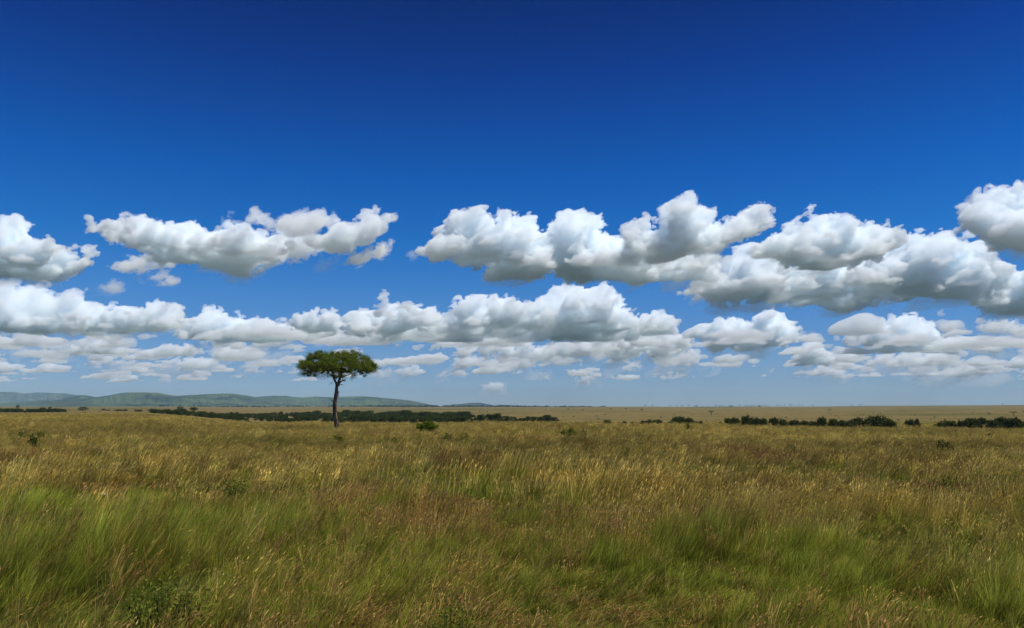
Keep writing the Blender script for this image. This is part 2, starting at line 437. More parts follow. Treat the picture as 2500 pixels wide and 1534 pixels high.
def ground_mat():
    m, nt, out = nmat("savanna_ground")
    N = nt.nodes.new; L = nt.links.new
    tc = N("ShaderNodeNewGeometry")
    def noise(scale, detail, stretch=(1, 1, 1), rough=0.6):
        mp = N("ShaderNodeMapping"); mp.inputs["Scale"].default_value = stretch
        L(tc.outputs["Position"], mp.inputs[0])
        n = N("ShaderNodeTexNoise"); n.inputs["Scale"].default_value = scale
        n.inputs["Detail"].default_value = detail; n.inputs["Roughness"].default_value = rough
        L(mp.outputs[0], n.inputs["Vector"])
        return n.outputs[0]
    def ramp(src, stops):
        r = N("ShaderNodeValToRGB"); L(src, r.inputs[0])
        e = r.color_ramp.elements
        while len(e) < len(stops): e.new(0.5)
        for k, (p, c) in enumerate(stops):
            e[k].position = p; e[k].color = (*c, 1) if len(c) == 3 else (c[0], c[0], c[0], 1)
        return r.outputs[0]
    def mix(f, a, b):
        x = N("ShaderNodeMix"); x.data_type = "RGBA"
        L(f, x.inputs[0]); L(a, x.inputs[6]); L(b, x.inputs[7])
        return x.outputs[2]
    plain = ramp(noise(0.0035, 6, (0.4, 1.0, 1), 0.68), [(0.38, (0.062, 0.068, 0.02)), (0.47, (0.135, 0.108, 0.042)), (0.54, (0.16, 0.12, 0.05)), (0.62, (0.07, 0.072, 0.022))])
    grain = ramp(noise(0.06, 5, (1, 0.35, 1)), [(0.3, (0.07, 0.062, 0.023)), (0.62, (0.18, 0.135, 0.057))])
    f1 = N("ShaderNodeValue"); f1.outputs[0].default_value = 0.35
    c = mix(f1.outputs[0], plain, grain)
    tuft = ramp(noise(0.045, 4, (0.6, 0.9, 1), 0.7), [(0.585, (0,)), (0.65, (0.8,))])
    dark = N("ShaderNodeRGB"); dark.outputs[0].default_value = (0.055, 0.055, 0.02, 1)
    c = mix(tuft, c, dark.outputs[0])
    # soil and litter under the near grass
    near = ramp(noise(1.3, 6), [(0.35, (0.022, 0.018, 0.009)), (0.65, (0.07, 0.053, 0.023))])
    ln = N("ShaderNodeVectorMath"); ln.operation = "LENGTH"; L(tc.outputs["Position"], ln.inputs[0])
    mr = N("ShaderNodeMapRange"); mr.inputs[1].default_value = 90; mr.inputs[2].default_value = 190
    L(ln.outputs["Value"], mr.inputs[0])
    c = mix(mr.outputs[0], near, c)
    far = N("ShaderNodeRGB"); far.outputs[0].default_value = (0.045, 0.055, 0.028, 1)     # unseen bush country past the rim, coloured dark to cut bounce onto the clouds
    m2 = N("ShaderNodeMapRange"); m2.inputs[1].default_value = 5400; m2.inputs[2].default_value = 6800
    L(ln.outputs["Value"], m2.inputs[0])
    c = mix(m2.outputs[0], c, far.outputs[0])
    b = N("ShaderNodeBsdfDiffuse"); L(c, b.inputs[0])
    L(b.outputs[0], out.inputs[0])
    return m
tag(mesh_obj("ground", np.stack([GX, GY, GZ], -1).reshape(-1, 3), q, ground_mat(), smooth=True), kind="structure")

# ------------------------------------------------------------------ hills
def hill_mat(name, open_green, scrub, scale):
    m, nt, out = nmat(name)
    N = nt.nodes.new; L = nt.links.new
    g = N("ShaderNodeNewGeometry")
    n1 = N("ShaderNodeTexNoise"); n1.inputs["Scale"].default_value = scale * 0.7; n1.inputs["Detail"].default_value = 7; n1.inputs["Roughness"].default_value = 0.68
    n2 = N("ShaderNodeTexNoise"); n2.inputs["Scale"].default_value = scale * 0.13; n2.inputs["Detail"].default_value = 4
    L(g.outputs["Position"], n1.inputs["Vector"]); L(g.outputs["Position"], n2.inputs["Vector"])
    a = N("ShaderNodeMath"); a.operation = "MULTIPLY_ADD"; a.inputs[1].default_value = 0.55
    L(n2.outputs[0], a.inputs[0])
    s = N("ShaderNodeMath"); s.operation = "MULTIPLY"; s.inputs[1].default_value = 0.5
    L(n1.outputs[0], s.inputs[0]); L(s.outputs[0], a.inputs[2])
    r = N("ShaderNodeValToRGB"); L(a.outputs[0], r.inputs[0])
    e = r.color_ramp.elements
    e[0].position = 0.475; e[0].color = (*scrub, 1)
    e[1].position = 0.555; e[1].color = (*open_green, 1)  # open green ground between the scrub
    b = N("ShaderNodeBsdfDiffuse"); L(r.outputs[0], b.inputs[0]); L(b.outputs[0], out.inputs[0])
    return m

def make_hill(name, outline, D, reach, mat, seed, foot=-2.0, rough=1.0):
    ox, oy = np.array(outline, float).T
    xs = np.linspace(ox[0], ox[-1], int((ox[-1] - ox[0]) * 0.9) + 30)
    ys = np.interp(xs, ox, oy)
    k = np.hanning(9); k /= k.sum()
    ys = np.convolve(np.pad(ys, 4, mode="edge"), k, "valid")
    top = np.array([at(a, b, D) for a, b in zip(xs, ys)])
    v = np.concatenate([np.linspace(-1, 0, 46), np.linspace(0, 0.8, 16)[1:]])
    X = np.repeat(top[:, :1], len(v), 1)
    Hh = np.maximum(top[:, 2:] - foot, 0.3)
    V = np.repeat(v[None, :], len(xs), 0)
    rs = np.random.default_rng(seed)
    n = np.zeros_like(V)
    for o, (sx, sv) in enumerate([(26, 1.2), (13, 0.6), (6.5, 0.3), (3.2, 0.15)]):
        g = rs.standard_normal((int(len(xs) / sx) + 4, int(2 / sv) + 5))
        pi_ = np.arange(len(xs)) / sx; pj = (v + 1) / sv
        i = pi_.astype(int); j = pj.astype(int)
        ti = pi_ - i; tj = pj - j
        ti = (ti * ti * (3 - 2 * ti))[:, None]; tj = (tj * tj * (3 - 2 * tj))[None, :]
        n += 0.55 ** o * ((g[np.ix_(i, j)] * (1 - ti) + g[np.ix_(i + 1, j)] * ti) * (1 - tj) + (g[np.ix_(i, j + 1)] * (1 - ti) + g[np.ix_(i + 1, j + 1)] * ti) * tj)
    prof = np.where(V < 0, np.clip(1 + V, 0, 1) ** 1.25, (1 - V / 0.8) ** 1.0)
    side = np.clip(1 - np.abs(V), 0, 1) * np.clip(np.abs(V) * 3, 0, 1)
    Z = foot + Hh * np.clip(prof + 0.15 * rough * n * side, 0, None) - (prof <= 0) * 3
    Y = D + V * reach
    # spread the columns along their own sight lines, so slopes fan out like ground does
    X = X * (Y / D)
    P = np.stack([X, Y, Z], -1)
    idx = np.arange(P.shape[0] * P.shape[1]).reshape(P.shape[:2])
    q = np.stack([idx[:-1, :-1], idx[1:, :-1], idx[1:, 1:], idx[:-1, 1:]], -1).reshape(-1, 4)
    return tag(mesh_obj(name, P.reshape(-1, 3), q, mat, smooth=True), kind="structure")

green_hill = hill_mat("hill_scrub", (0.060, 0.088, 0.026), (0.012, 0.026, 0.013), 0.014)
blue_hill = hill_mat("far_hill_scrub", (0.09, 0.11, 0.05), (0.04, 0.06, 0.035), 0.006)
make_hill("far_mountains", [(-260, 975), (-120, 960), (0, 957), (40, 958), (60, 961), (90, 958.5), (110, 959), (160, 961), (190, 965), (230, 973), (290, 990)], 18000, 1400, blue_hill, 4)
make_hill("hills", [(-200, 990), (0, 984), (60, 981), (100, 977), (150, 974.5), (165, 970), (195, 965), (212, 966), (230, 969), (255, 975), (300, 985), (340, 992)], 11800, 2200, green_hill, 5)
make_hill("hills", [(90, 991), (150, 980), (230, 971), (270, 965), (285, 961.5), (310, 958.5), (345, 958), (385, 959), (405, 963), (425, 966), (470, 969), (540, 976), (640, 986), (700, 992)], 10300, 2300, green_hill, 6)
make_hill("hills", [(330, 992), (400, 975), (430, 967), (460, 965), (490, 963.5), (520, 962), (545, 961), (570, 961.5), (600, 965), (620, 969.5), (660, 980), (720, 991)], 11000, 2300, green_hill, 8)
make_hill("hills", [(540, 992), (590, 975), (620, 970), (650, 967.5), (668, 966.5), (700, 967), (720, 970), (745, 970.5), (770, 968), (800, 970), (830, 969), (880, 967.5), (910, 969), (935, 972), (960, 974), (1000, 978), (1030, 984), (1075, 993)], 12200, 2600, green_hill, 9)
make_hill("hills", [(1075, 993), (1090, 990.5), (1105, 987.5), (1130, 986.5), (1150, 984), (1170, 983.5), (1185, 986), (1205, 990), (1240, 993)], 13200, 1800, blue_hill, 10)
make_hill("hills", [(100, 993), (125, 988), (150, 982), (175, 979.5), (200, 983), (225, 988.5), (260, 993)], 8600, 900, hill_mat("shadowed_hill", (0.05, 0.065, 0.03), (0.025, 0.04, 0.02), 0.02), 12)  # hillock under cloud shadow, the shadow put into its duller greens
make_hill("hills", [(1180, 994.5), (1210, 990.5), (1235, 988.5), (1265, 991), (1330, 992), (1400, 993.3), (1470, 995.5)], 9000, 1200, hill_mat("wooded_ridge", (0.05, 0.065, 0.03), (0.025, 0.04, 0.02), 0.02), 13)
# ------------------------------------------------------------------ plants
def plant_mat(name, col_a, col_b, trans=0.3, attr=None):
    """leaf / blade: diffuse + translucent; colour runs col_a..col_b by a per-face random or the blade's length"""
    m, nt, out = nmat(name)
    N = nt.nodes.new; L = nt.links.new
    mx = N("ShaderNodeMix"); mx.data_type = "RGBA"
    mx.inputs[6].default_value = (*col_a, 1); mx.inputs[7].default_value = (*col_b, 1)
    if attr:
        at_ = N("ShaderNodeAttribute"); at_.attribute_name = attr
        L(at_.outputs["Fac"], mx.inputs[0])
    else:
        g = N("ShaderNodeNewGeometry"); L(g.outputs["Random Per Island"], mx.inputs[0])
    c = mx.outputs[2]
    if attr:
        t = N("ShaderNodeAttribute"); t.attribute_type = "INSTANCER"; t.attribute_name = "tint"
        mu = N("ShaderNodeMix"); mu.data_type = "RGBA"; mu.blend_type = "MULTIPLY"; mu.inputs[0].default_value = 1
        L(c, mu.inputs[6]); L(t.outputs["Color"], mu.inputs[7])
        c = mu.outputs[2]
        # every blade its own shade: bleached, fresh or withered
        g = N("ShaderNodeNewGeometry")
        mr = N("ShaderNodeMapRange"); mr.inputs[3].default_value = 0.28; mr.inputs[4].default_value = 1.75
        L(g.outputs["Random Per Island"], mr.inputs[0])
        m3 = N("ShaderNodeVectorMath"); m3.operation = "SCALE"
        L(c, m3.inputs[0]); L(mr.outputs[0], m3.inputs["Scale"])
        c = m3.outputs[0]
    d = N("ShaderNodeBsdfDiffuse"); tr = N("ShaderNodeBsdfTranslucent")
    L(c, d.inputs[0]); L(c, tr.inputs[0])
    s = N("ShaderNodeMixShader"); s.inputs[0].default_value = trans
    L(d.outputs[0], s.inputs[1]); L(tr.outputs[0], s.inputs[2])
    L(s.outputs[0], out.inputs[0])
    return m

def bark_mat(name, a, b, scale=6):
    m, nt, out = nmat(name)
    N = nt.nodes.new; L = nt.links.new
    tc = N("ShaderNodeTexCoord")
    mp = N("ShaderNodeMapping"); mp.inputs["Scale"].default_value = (1, 1, 0.22)
    n = N("ShaderNodeTexNoise"); n.inputs["Scale"].default_value = scale; n.inputs["Detail"].default_value = 6
    L(tc.outputs["Object"], mp.inputs[0]); L(mp.outputs[0], n.inputs["Vector"])
    r = N("ShaderNodeValToRGB"); L(n.outputs[0], r.inputs[0])
    r.color_ramp.elements[0].position = 0.35; r.color_ramp.elements[0].color = (*a, 1)
    r.color_ramp.elements[1].position = 0.68; r.color_ramp.elements[1].color = (*b, 1)
    bp = N("ShaderNodeBump"); bp.inputs["Strength"].default_value = 0.8; bp.inputs["Distance"].default_value = 0.05
    L(n.outputs[0], bp.inputs["Height"])
    d = N("ShaderNodeBsdfDiffuse"); L(r.outputs[0], d.inputs[0]); L(bp.outputs[0], d.inputs["Normal"])
    L(d.outputs[0], out.inputs[0])
    return m

def leaves(centres, per, spread, size, rs, aspect=0.55, flat=0.6):
    """small diamond leaves scattered round each centre: (verts, quads)"""
    c = np.repeat(np.asarray(centres, float), per, 0)
    n = len(c)
    off = rs.standard_normal((n, 3)) * 0.5
    off[:, 2] *= flat
    sp = np.repeat(np.broadcast_to(np.asarray(spread, float), (len(centres),)), per)[:, None]
    c = c + off * sp
    a = rs.standard_normal((n, 3)); a /= np.linalg.norm(a, axis=1, keepdims=True)
    b = np.cross(a, rs.standard_normal((n, 3))); b /= np.linalg.norm(b, axis=1, keepdims=True) + 1e-9
    s = (size * rs.uniform(0.6, 1.3, n))[:, None]
    v = np.stack([c - a * s * 0.5, c + b * s * 0.5 * aspect, c + a * s * 0.5, c - b * s * 0.5 * aspect], 1).reshape(-1, 3)
    return v, np.arange(n * 4).reshape(-1, 4)

def tube(pts, rad, sides=8, wob=None):
    pts = np.asarray(pts, float)
    rad = np.broadcast_to(np.asarray(rad, float), (len(pts),))
    tang = np.gradient(pts, axis=0); tang /= np.linalg.norm(tang, axis=1, keepdims=True) + 1e-9
    ref = np.where(np.abs(tang[:, 2:]) < 0.9, np.array([[0, 0, 1.0]]), np.array([[0, 1.0, 0]]))
    u = np.cross(ref, tang); u /= np.linalg.norm(u, axis=1, keepdims=True) + 1e-9
    for i in range(1, len(u)):                     # keep the frame from flipping
        p = u[i - 1] - tang[i] * np.dot(u[i - 1], tang[i]); u[i] = p / (np.linalg.norm(p) + 1e-9)
    v = np.cross(tang, u)
    an = np.linspace(0, 2 * math.pi, sides, endpoint=False)
    k = np.ones((len(pts), sides)) if wob is None else wob(an, np.linspace(0, 1, len(pts)))
    r = rad[:, None] * k
    P = pts[:, None] + u[:, None] * (np.cos(an) * r)[..., None] + v[:, None] * (np.sin(an) * r)[..., None]
    V = P.reshape(-1, 3).tolist(); F = []
    for i in range(len(pts) - 1):
        for j in range(sides):
            a, b = i * sides + j, i * sides + (j + 1) % sides
            F.append((a, b, b + sides, a + sides))
    F.append(tuple(range(sides))[::-1]); F.append(tuple(range((len(pts) - 1) * sides, len(pts) * sides)))
    return V, F

def join(parts):
    V, F = [], []
    for v, f in parts:
        o = len(V); V += [tuple(p) for p in np.asarray(v).tolist()]
        F += [tuple(int(i) + o for i in q) for q in (f.tolist() if isinstance(f, np.ndarray) else f)]
    return V, F

def curve(p, n=8):
    """Catmull-Rom through control points (x, y, z, r)"""
    p = np.asarray(p, float)
    q = np.vstack([2 * p[0] - p[1], p, 2 * p[-1] - p[-2]])
    out = []
    for i in range(1, len(q) - 2):
        for t in np.linspace(0, 1, n, endpoint=False):
            a, b, c, d = q[i - 1], q[i], q[i + 1], q[i + 2]
            out.append(0.5 * (2 * b + (c - a) * t + (2 * a - 5 * b + 4 * c - d) * t * t + (3 * b - a - 3 * c + d) * t ** 3))
    out.append(p[-1])
    out = np.array(out)
    return out[:, :3], np.maximum(out[:, 3], 0.004)

def empty(name, loc, rz=0.0):
    o = bpy.data.objects.new(name, None)
    o.empty_display_size = 0.3
    o.location = loc
    o.rotation_euler = (0, 0, rz)
    col.objects.link(o)
    return o

# ---- the lone tree -------------------------------------------------------------
def lone_tree():
    rs = np.random.default_rng(21)
    D = 108.0
    S = 1 / 6.872
    bx, by, bz = at(700 + 835 * S, 840 + 1390 * S, D)
    gz = float(ground_z(bx, D))
    root = empty("savanna_tree", (bx, D, gz))
    tag(root, "tall flat-topped tree with a bare split trunk standing alone in golden grass", "tree")
    def P(zx, zy, dy=0.0, w=None):
        x, y, z = at(700 + zx * S, 840 + zy * S, D)
        p = (x - bx, dy, z - gz)
        return p if w is None else p + (w * 0.49 * S / FPX * D,)
    bark = bark_mat("grey_bark", (0.085, 0.056, 0.038), (0.38, 0.265, 0.175))
    def wob(an, t):
        # two stems grown together: a groove down the front and the back
        g = 1 - 0.26 * np.exp(-((np.angle(np.exp(1j * (an - 4.45)))) / 0.30) ** 2) - 0.22 * np.exp(-((np.angle(np.exp(1j * (an - 1.5)))) / 0.35) ** 2)
        return g[None, :] * (1 + 0.05 * np.sin(9 * t[:, None] + an[None, :] * 3))
    tr = curve([(0.02, 0, -0.3, 0.52)] + [P(838, 1400, 0, 84), P(832, 1330, 0, 76), P(815, 1220, 0.02, 70), P(806, 1100, 0.03, 68), P(806, 1000, 0.03, 68), P(820, 900, 0.02, 64), P(830, 820, 0, 58), P(836, 740, 0, 54), P(846, 690, 0, 58), P(852, 640, 0, 60)])
    parts = [tube(*tr, sides=22, wob=wob)]
    V, F = join(parts)
    mesh_obj("trunk", V, F, bark, root, smooth=True)
    def limb(name, pts, sides=9):
        V, F = tube(*curve(pts), sides=sides)
        return mesh_obj(name, V, F, bark, root, smooth=True)
    lL = [P(838, 705, 0, 34), P(822, 640, -0.02, 38), P(800, 590, -0.1, 36), P(785, 530, -0.15, 34), P(770, 460, -0.2, 26), P(740, 380, -0.3, 20), P(700, 300, -0.4, 13)]
    lR = [P(856, 690, 0, 44), P(872, 630, 0.05, 44), P(892, 570, 0.1, 44), P(905, 500, 0.1, 40), P(915, 430, 0.1, 34), P(935, 350, 0.2, 26), P(955, 260, 0.3, 15)]
    limb("limb", lL); limb("limb", lR)
    limb("dead_branch", [P(865, 690, -0.1, 26), P(895, 655, -0.2, 28), P(930, 625, -0.25, 24), P(965, 617, -0.3, 22), P(1000, 624, -0.3, 18)], 7)
    limb("dead_branch", [P(940, 622, -0.25, 12), P(965, 600, -0.3, 10), P(1000, 592, -0.3, 9), P(1030, 582, -0.3, 5)], 6)
    limb("dead_branch", [P(850, 730, -0.1, 16), P(880, 695, -0.2, 16), P(905, 684, -0.25, 13), P(935, 684, -0.3, 11), P(963, 690, -0.3, 6)], 6)
    limb("dead_branch", [P(884, 698, -0.2, 9), P(900, 708, -0.22, 7), P(910, 720, -0.25, 4)], 5)
    limb("dead_branch", [P(845, 885, -0.15, 14), P(872, 882, -0.25, 12), P(878, 855, -0.28, 11), P(862, 832, -0.28, 12), P(882, 815, -0.3, 14), P(876, 790, -0.3, 8)], 6)
    limb("dead_branch", [P(880, 815, -0.3, 8), P(895, 820, -0.32, 5), P(898, 828, -0.32, 3)], 5)
    limb("dead_branch", [P(795, 985, -0.1, 14), P(765, 958, -0.15, 14), P(738, 930, -0.2, 12), P(716, 900, -0.2, 6)], 6)
    limb("dead_branch", [P(797, 870, -0.1, 8), P(792, 845, -0.1, 6), P(788, 820, -0.1, 3)], 5)
    # crown: the silhouette's upper and lower edge turned about the stem
    tu = np.array([(170, 415), (215, 320), (270, 285), (330, 235), (360, 155), (440, 150), (520, 130), (600, 165), (700, 135), (800, 150), (900, 150), (1000, 130), (1110, 105), (1190, 150), (1260, 175), (1370, 225), (1420, 290), (1500, 335), (1560, 405)], float)
    bo = np.array([(170, 420), (250, 520), (350, 535), (470, 545), (600, 560), (690, 560), (780, 600), (830, 540), (900, 500), (960, 560), (1050, 575), (1120, 560), (1230, 555), (1330, 560), (1390, 500), (1470, 470), (1560, 412)], float)
    cx, half = 850.0, 650.0
    limbs3 = []
    C, SP_ = [], []
    tries = 0
    while len(C) < 560 and tries < 9000:
        tries += 1
        a = rs.uniform(0, 2 * math.pi); r = math.sqrt(rs.random())
        u, vd = r * math.cos(a), r * math.sin(a)
        side = u if abs(u) > 1e-6 else 1e-6
        w = (math.cos(a) + 1) / 2                         # blend left and right outlines
        zr, zl = cx + r * half, cx - r * half
        T = w * np.interp(zr, tu[:, 0], tu[:, 1]) + (1 - w) * np.interp(zl, tu[:, 0], tu[:, 1])
        B = w * np.interp(zr, bo[:, 0], bo[:, 1]) + (1 - w) * np.interp(zl, bo[:, 0], bo[:, 1])
        f = rs.random() ** 1.15
        hole = math.sin(u * 8 + vd * 3 + 2.0) * math.sin(vd * 8 + 1) + 0.5 * math.sin(u * 17) * math.sin(f * 7)
        if f > 0.4 and hole > 0.3: continue
        if f > 0.75 and rs.random() < 0.45: continue
        zy = T + 8 + (B - T - 8) * f
        x, y, z = P(cx + u * half, zy)
        C.append((x, vd * half * S / FPX * D * 0.92, z)); SP_.append(rs.uniform(0.16, 0.50))
    C = np.array(C)
    # a few sprigs that stick out along the top edge and the sides
    for zx, zy in [(365, 148), (520, 120), (565, 118), (640, 150), (700, 122), (750, 120), (930, 125), (1085, 110), (1130, 102), (1190, 140), (1240, 170), (1375, 215), (1400, 262), (1500, 325), (1530, 390), (1560, 405), (200, 318), (180, 400), (335, 232), (760, 650), (748, 672), (1480, 470), (252, 512), (640, 560), (940, 585), (1095, 600)]:
        C = np.vstack([C, np.array(P(zx, zy, rs.uniform(-0.6, 0.6)))[None]]); SP_.append(0.20)
    SP_ = np.array(SP_)
    per = 145
    v1, f1 = leaves(C[:-26], per, SP_[:-26] * 1.15, 0.12, rs, 0.55, 0.7)
    v2, f2 = leaves(C[-26:], 16, SP_[-26:], 0.12, rs, 0.5, 1.0)
    leaf = plant_mat("olive_leaf", (0.04, 0.07, 0.008), (0.22, 0.28, 0.034), 0.4)
    crown = mesh_obj("crown", np.vstack([v1, v2]), np.vstack([f1, f2 + len(v1)]), leaf, root)
    # branches from the limbs out to the foliage, and twigs
    seg = []
    starts = [np.array(p[:3]) for p in (lL[3], lL[4], lL[5], lR[3], lR[4], lR[5], lR[2])]
    order = rs.permutation(len(C) - 26)
    hubs = []
    for k in order[:46]:
        t = C[k]
        s = min(starts, key=lambda p: np.linalg.norm(t - p) + rs.random() * 0.8)
        mid = s * 0.5 + t * 0.5 + np.array([0, 0, 0.25 * np.linalg.norm(t[:2] - s[:2]) - 0.3]) * 0.4 + rs.normal(0, 0.12, 3)
        pts, rad = curve([(*s, 0.075), (*mid, 0.05), (*t, 0.018)], 5)
        seg.append(tube(pts, rad, 5)); hubs += [pts[4], pts[6], pts[8], t]
    hubs = np.array(hubs)
    for t in C:
        d = np.linalg.norm(hubs - t, axis=1); h = hubs[int(np.argmin(d))]
        if d.min() < 0.05: continue
        m = (h + t) / 2 + rs.normal(0, 0.06, 3)
        seg.append(tube([h, m, t], [0.022, 0.015, 0.008], 3))
    V, F = join(seg)
    mesh_obj("branches", V, F, bark, crown)
    return root
lone_tree()

# ---- prototypes of the distant woody plants --------------------------------------
leaf_dark = plant_mat("dark_thicket_leaf", (0.014, 0.026, 0.007), (0.085, 0.115, 0.025), 0.25)
leaf_mid = plant_mat("thicket_leaf", (0.025, 0.04, 0.010), (0.07, 0.088, 0.02), 0.18)
leaf_bright = plant_mat("fresh_leaf", (0.05, 0.085, 0.008), (0.16, 0.21, 0.02), 0.35)
leaf_herb = plant_mat("herb_leaf", (0.035, 0.06, 0.010), (0.14, 0.18, 0.028), 0.38)
leaf_brown = plant_mat("dry_twig", (0.035, 0.022, 0.012), (0.10, 0.065, 0.03), 0.1)
wood_dark = bark_mat("dark_bark", (0.02, 0.016, 0.012), (0.07, 0.055, 0.04), 3)

def round_tree_meshes(seed, leaf, lobes=7, flat=False):
    """unit tree: 1 m high, about 1 m wide: (crown mesh, trunk mesh)"""
    rs = np.random.default_rng(seed)
    C, S_ = [], []
    tr = []
    if flat:
        for k in range(26):
            a = rs.uniform(0, 6.283); r = 0.62 * math.sqrt(rs.random())
            C.append((r * math.cos(a), r * math.sin(a), 0.80 + 0.14 * rs.random() - 0.16 * r * r)); S_.append(0.2)
        base = [(0, 0, -0.05, 0.035), (0.02, 0, 0.3, 0.028), (0, 0.02, 0.5, 0.02)]
        tr.append(tube(*curve(base, 4), sides=6))
        for k in range(7):
            a = k / 7 * 6.283 + rs.uniform(-.3, .3)
            tr.append(tube(*curve([(0.01, 0, 0.42, 0.018), (0.18 * math.cos(a), 0.18 * math.sin(a), 0.66, 0.012), (0.42 * math.cos(a), 0.42 * math.sin(a), 0.83, 0.005)], 4), sides=4))
        v, f = leaves(C, 34, S_, 0.055, rs, 0.7, 0.30)
    else:
        for k in range(lobes):
            a = rs.uniform(0, 6.283); r = 0.36 * math.sqrt(rs.random())
            h = rs.uniform(0.32, 0.76) * (1 - 0.5 * r)
            R_ = rs.uniform(0.10, 0.24)
            for j in range(20):
                d = rs.standard_normal(3); d /= np.linalg.norm(d); d[2] = abs(d[2]) * 0.9 - 0.25
                C.append((r * math.cos(a) + d[0] * R_, r * math.sin(a) + d[1] * R_, max(h + d[2] * R_, 0.02))); S_.append(0.11)
        for k in range(60):
            a = rs.uniform(0, 6.283); r = 0.42 * math.sqrt(rs.random())
            C.append((r * math.cos(a), r * math.sin(a), rs.uniform(0.0, 0.35))); S_.append(0.16)
        tr.append(tube(*curve([(0, 0, -0.12, 0.03), (0.02, 0, 0.2, 0.026), (0.0, 0.03, 0.5, 0.015)], 4), sides=6))
        for k in range(4):
            a = rs.uniform(0, 6.283)
            tr.append(tube(*curve([(0.01, 0, 0.12, 0.018), (0.12 * math.cos(a), 0.12 * math.sin(a), 0.35, 0.013), (0.28 * math.cos(a), 0.28 * math.sin(a), 0.62, 0.006)], 4), sides=4))
        v, f = leaves(C, 11, S_, 0.062, rs, 0.75, 0.9)
    lo_, hi_ = np.percentile(v, 0.7, 0), np.percentile(v, 99.3, 0)
    sc_ = np.array([1 / (hi_[0] - lo_[0]), 1 / (hi_[1] - lo_[1]), 1 / hi_[2]])
    v = (v - np.array([(lo_[0] + hi_[0]) / 2, (lo_[1] + hi_[1]) / 2, 0])) * sc_
    tr = [(np.asarray(a) * np.array([1, 1, sc_[2]]), b) for a, b in tr]
    me = bpy.data.meshes.new("crown"); me.from_pydata(v.tolist(), [], f.tolist()); me.materials.append(leaf)
    V, F = join(tr)
    mt = bpy.data.meshes.new("trunk"); mt.from_pydata(V, [], F); mt.materials.append(wood_dark)
    return me, mt

PROTO = {k: [round_tree_meshes(40 + i, m, 9 + 2 * i) for i in range(4)] for k, m in (("dark", leaf_dark), ("mid", leaf_mid))}
UMB = [round_tree_meshes(60 + i, leaf_dark, flat=True) for i in range(3)]

def place_tree(name, x0, x1, ytop, ybase, dist, label, cat, group, kind="dark", pick=0, solo=False, zbase=None):
    """a woody plant between photo columns x0..x1 at the distance dist, standing on the ground there"""
    cx = (x0 + x1) / 2
    X, Y, Ztop = at(cx, ytop, dist)
    Zg = float(ground_z(X, Y)) if zbase is None else zbase
    Wd = (x1 - x0) / FPX * dist
    Ht = max((Ztop - Zg) * (0.93 if kind != "flat" else 1), 0.5)
    me, mt = (UMB[pick % 3] if kind == "flat" else PROTO[kind][pick % 4])
    wf = 1.0
    if solo:                                   # too small in the photo to show its parts
        key = me.name + "_solo"
        if key not in bpy.data.meshes:
            m2 = bpy.data.meshes.new(key)
            v = [tuple(p.co) for p in me.vertices] + [tuple(p.co) for p in mt.vertices]
            f = [tuple(p.vertices) for p in me.polygons] + [tuple(i + len(me.vertices) for i in p.vertices) for p in mt.polygons]
            m2.from_pydata(v, [], f); m2.materials.append(me.materials[0]); m2.materials.append(mt.materials[0])
            m2.polygons.foreach_set("material_index", [0] * len(me.polygons) + [1] * len(mt.polygons))
        o = bpy.data.objects.new(name, bpy.data.meshes[key]); col.objects.link(o)
        o.location = (X, Y, Zg)
        o.scale = (Wd * wf, Wd * wf, Ht)
    else:
        o = empty(name, (X, Y, Zg))
        for nm, m in (("crown", me), ("trunk", mt)):
            c = bpy.data.objects.new(nm, m); col.objects.link(c); c.parent = o
        o.scale = (Wd * wf, Wd * wf, Ht)
    o.rotation_euler = (0, 0, (pick * 2.399) % 6.283)
    return tag(o, label, cat, group)
# ---- thicket trees along the valley: x0, x1, top, base (photo pixels), label ------
G1 = "dark trees along the valley edge"
def thicket(rows, dist, group=G1):
    for k, (x0, x1, yt, yb, kind, label) in enumerate(rows):
        g_ = (x1 - x0) * 0.06
        place_tree("bush_tree", x0 - g_, x1 + g_, yt, yb, dist + (k * 37 % 29) - 14, label, "tree", group, kind, k * 3 + 1)

thicket([
 (1124, 1141, 1014, 1026, "dark", "small round tree alone where the long wood ends, first of the broken row"),
 (1140, 1164, 1011, 1027, "dark", "broad round tree second in the broken row after the wood"),
 (1162, 1186, 1011.5, 1027, "dark", "broad tree third in the broken row, touching its round neighbour"),
 (1188, 1210, 1010, 1027, "dark", "tree with a high rounded head just before the tallest of the broken row"),
 (1207, 1227, 1008, 1027, "dark", "tallest tree of the broken row with a gappy open crown"),
 (1225, 1245, 1015, 1028, "dark", "low tree directly after the tall gappy one in the broken row"),
 (1241, 1264, 1017, 1029, "dark", "low wide tree ending the first half of the broken row"),
 (1267, 1285, 1020, 1030, "dark", "lowest tree starting the second half of the broken row"),
 (1281, 1294, 1016, 1029, "dark", "narrow tree with two heads in the second half of the broken row"),
 (1292, 1314, 1017, 1030, "dark", "even dome-shaped tree midway in the second half of the broken row"),
 (1312, 1326, 1017, 1030, "dark", "narrow tree squeezed before the pointed one near the row's end"),
 (1324, 1346, 1012, 1030, "dark", "pointed high tree second from the open end of the broken row"),
 (1344, 1363, 1018, 1031, "dark", "drooping tree at the open end of the broken row"),
], 520)
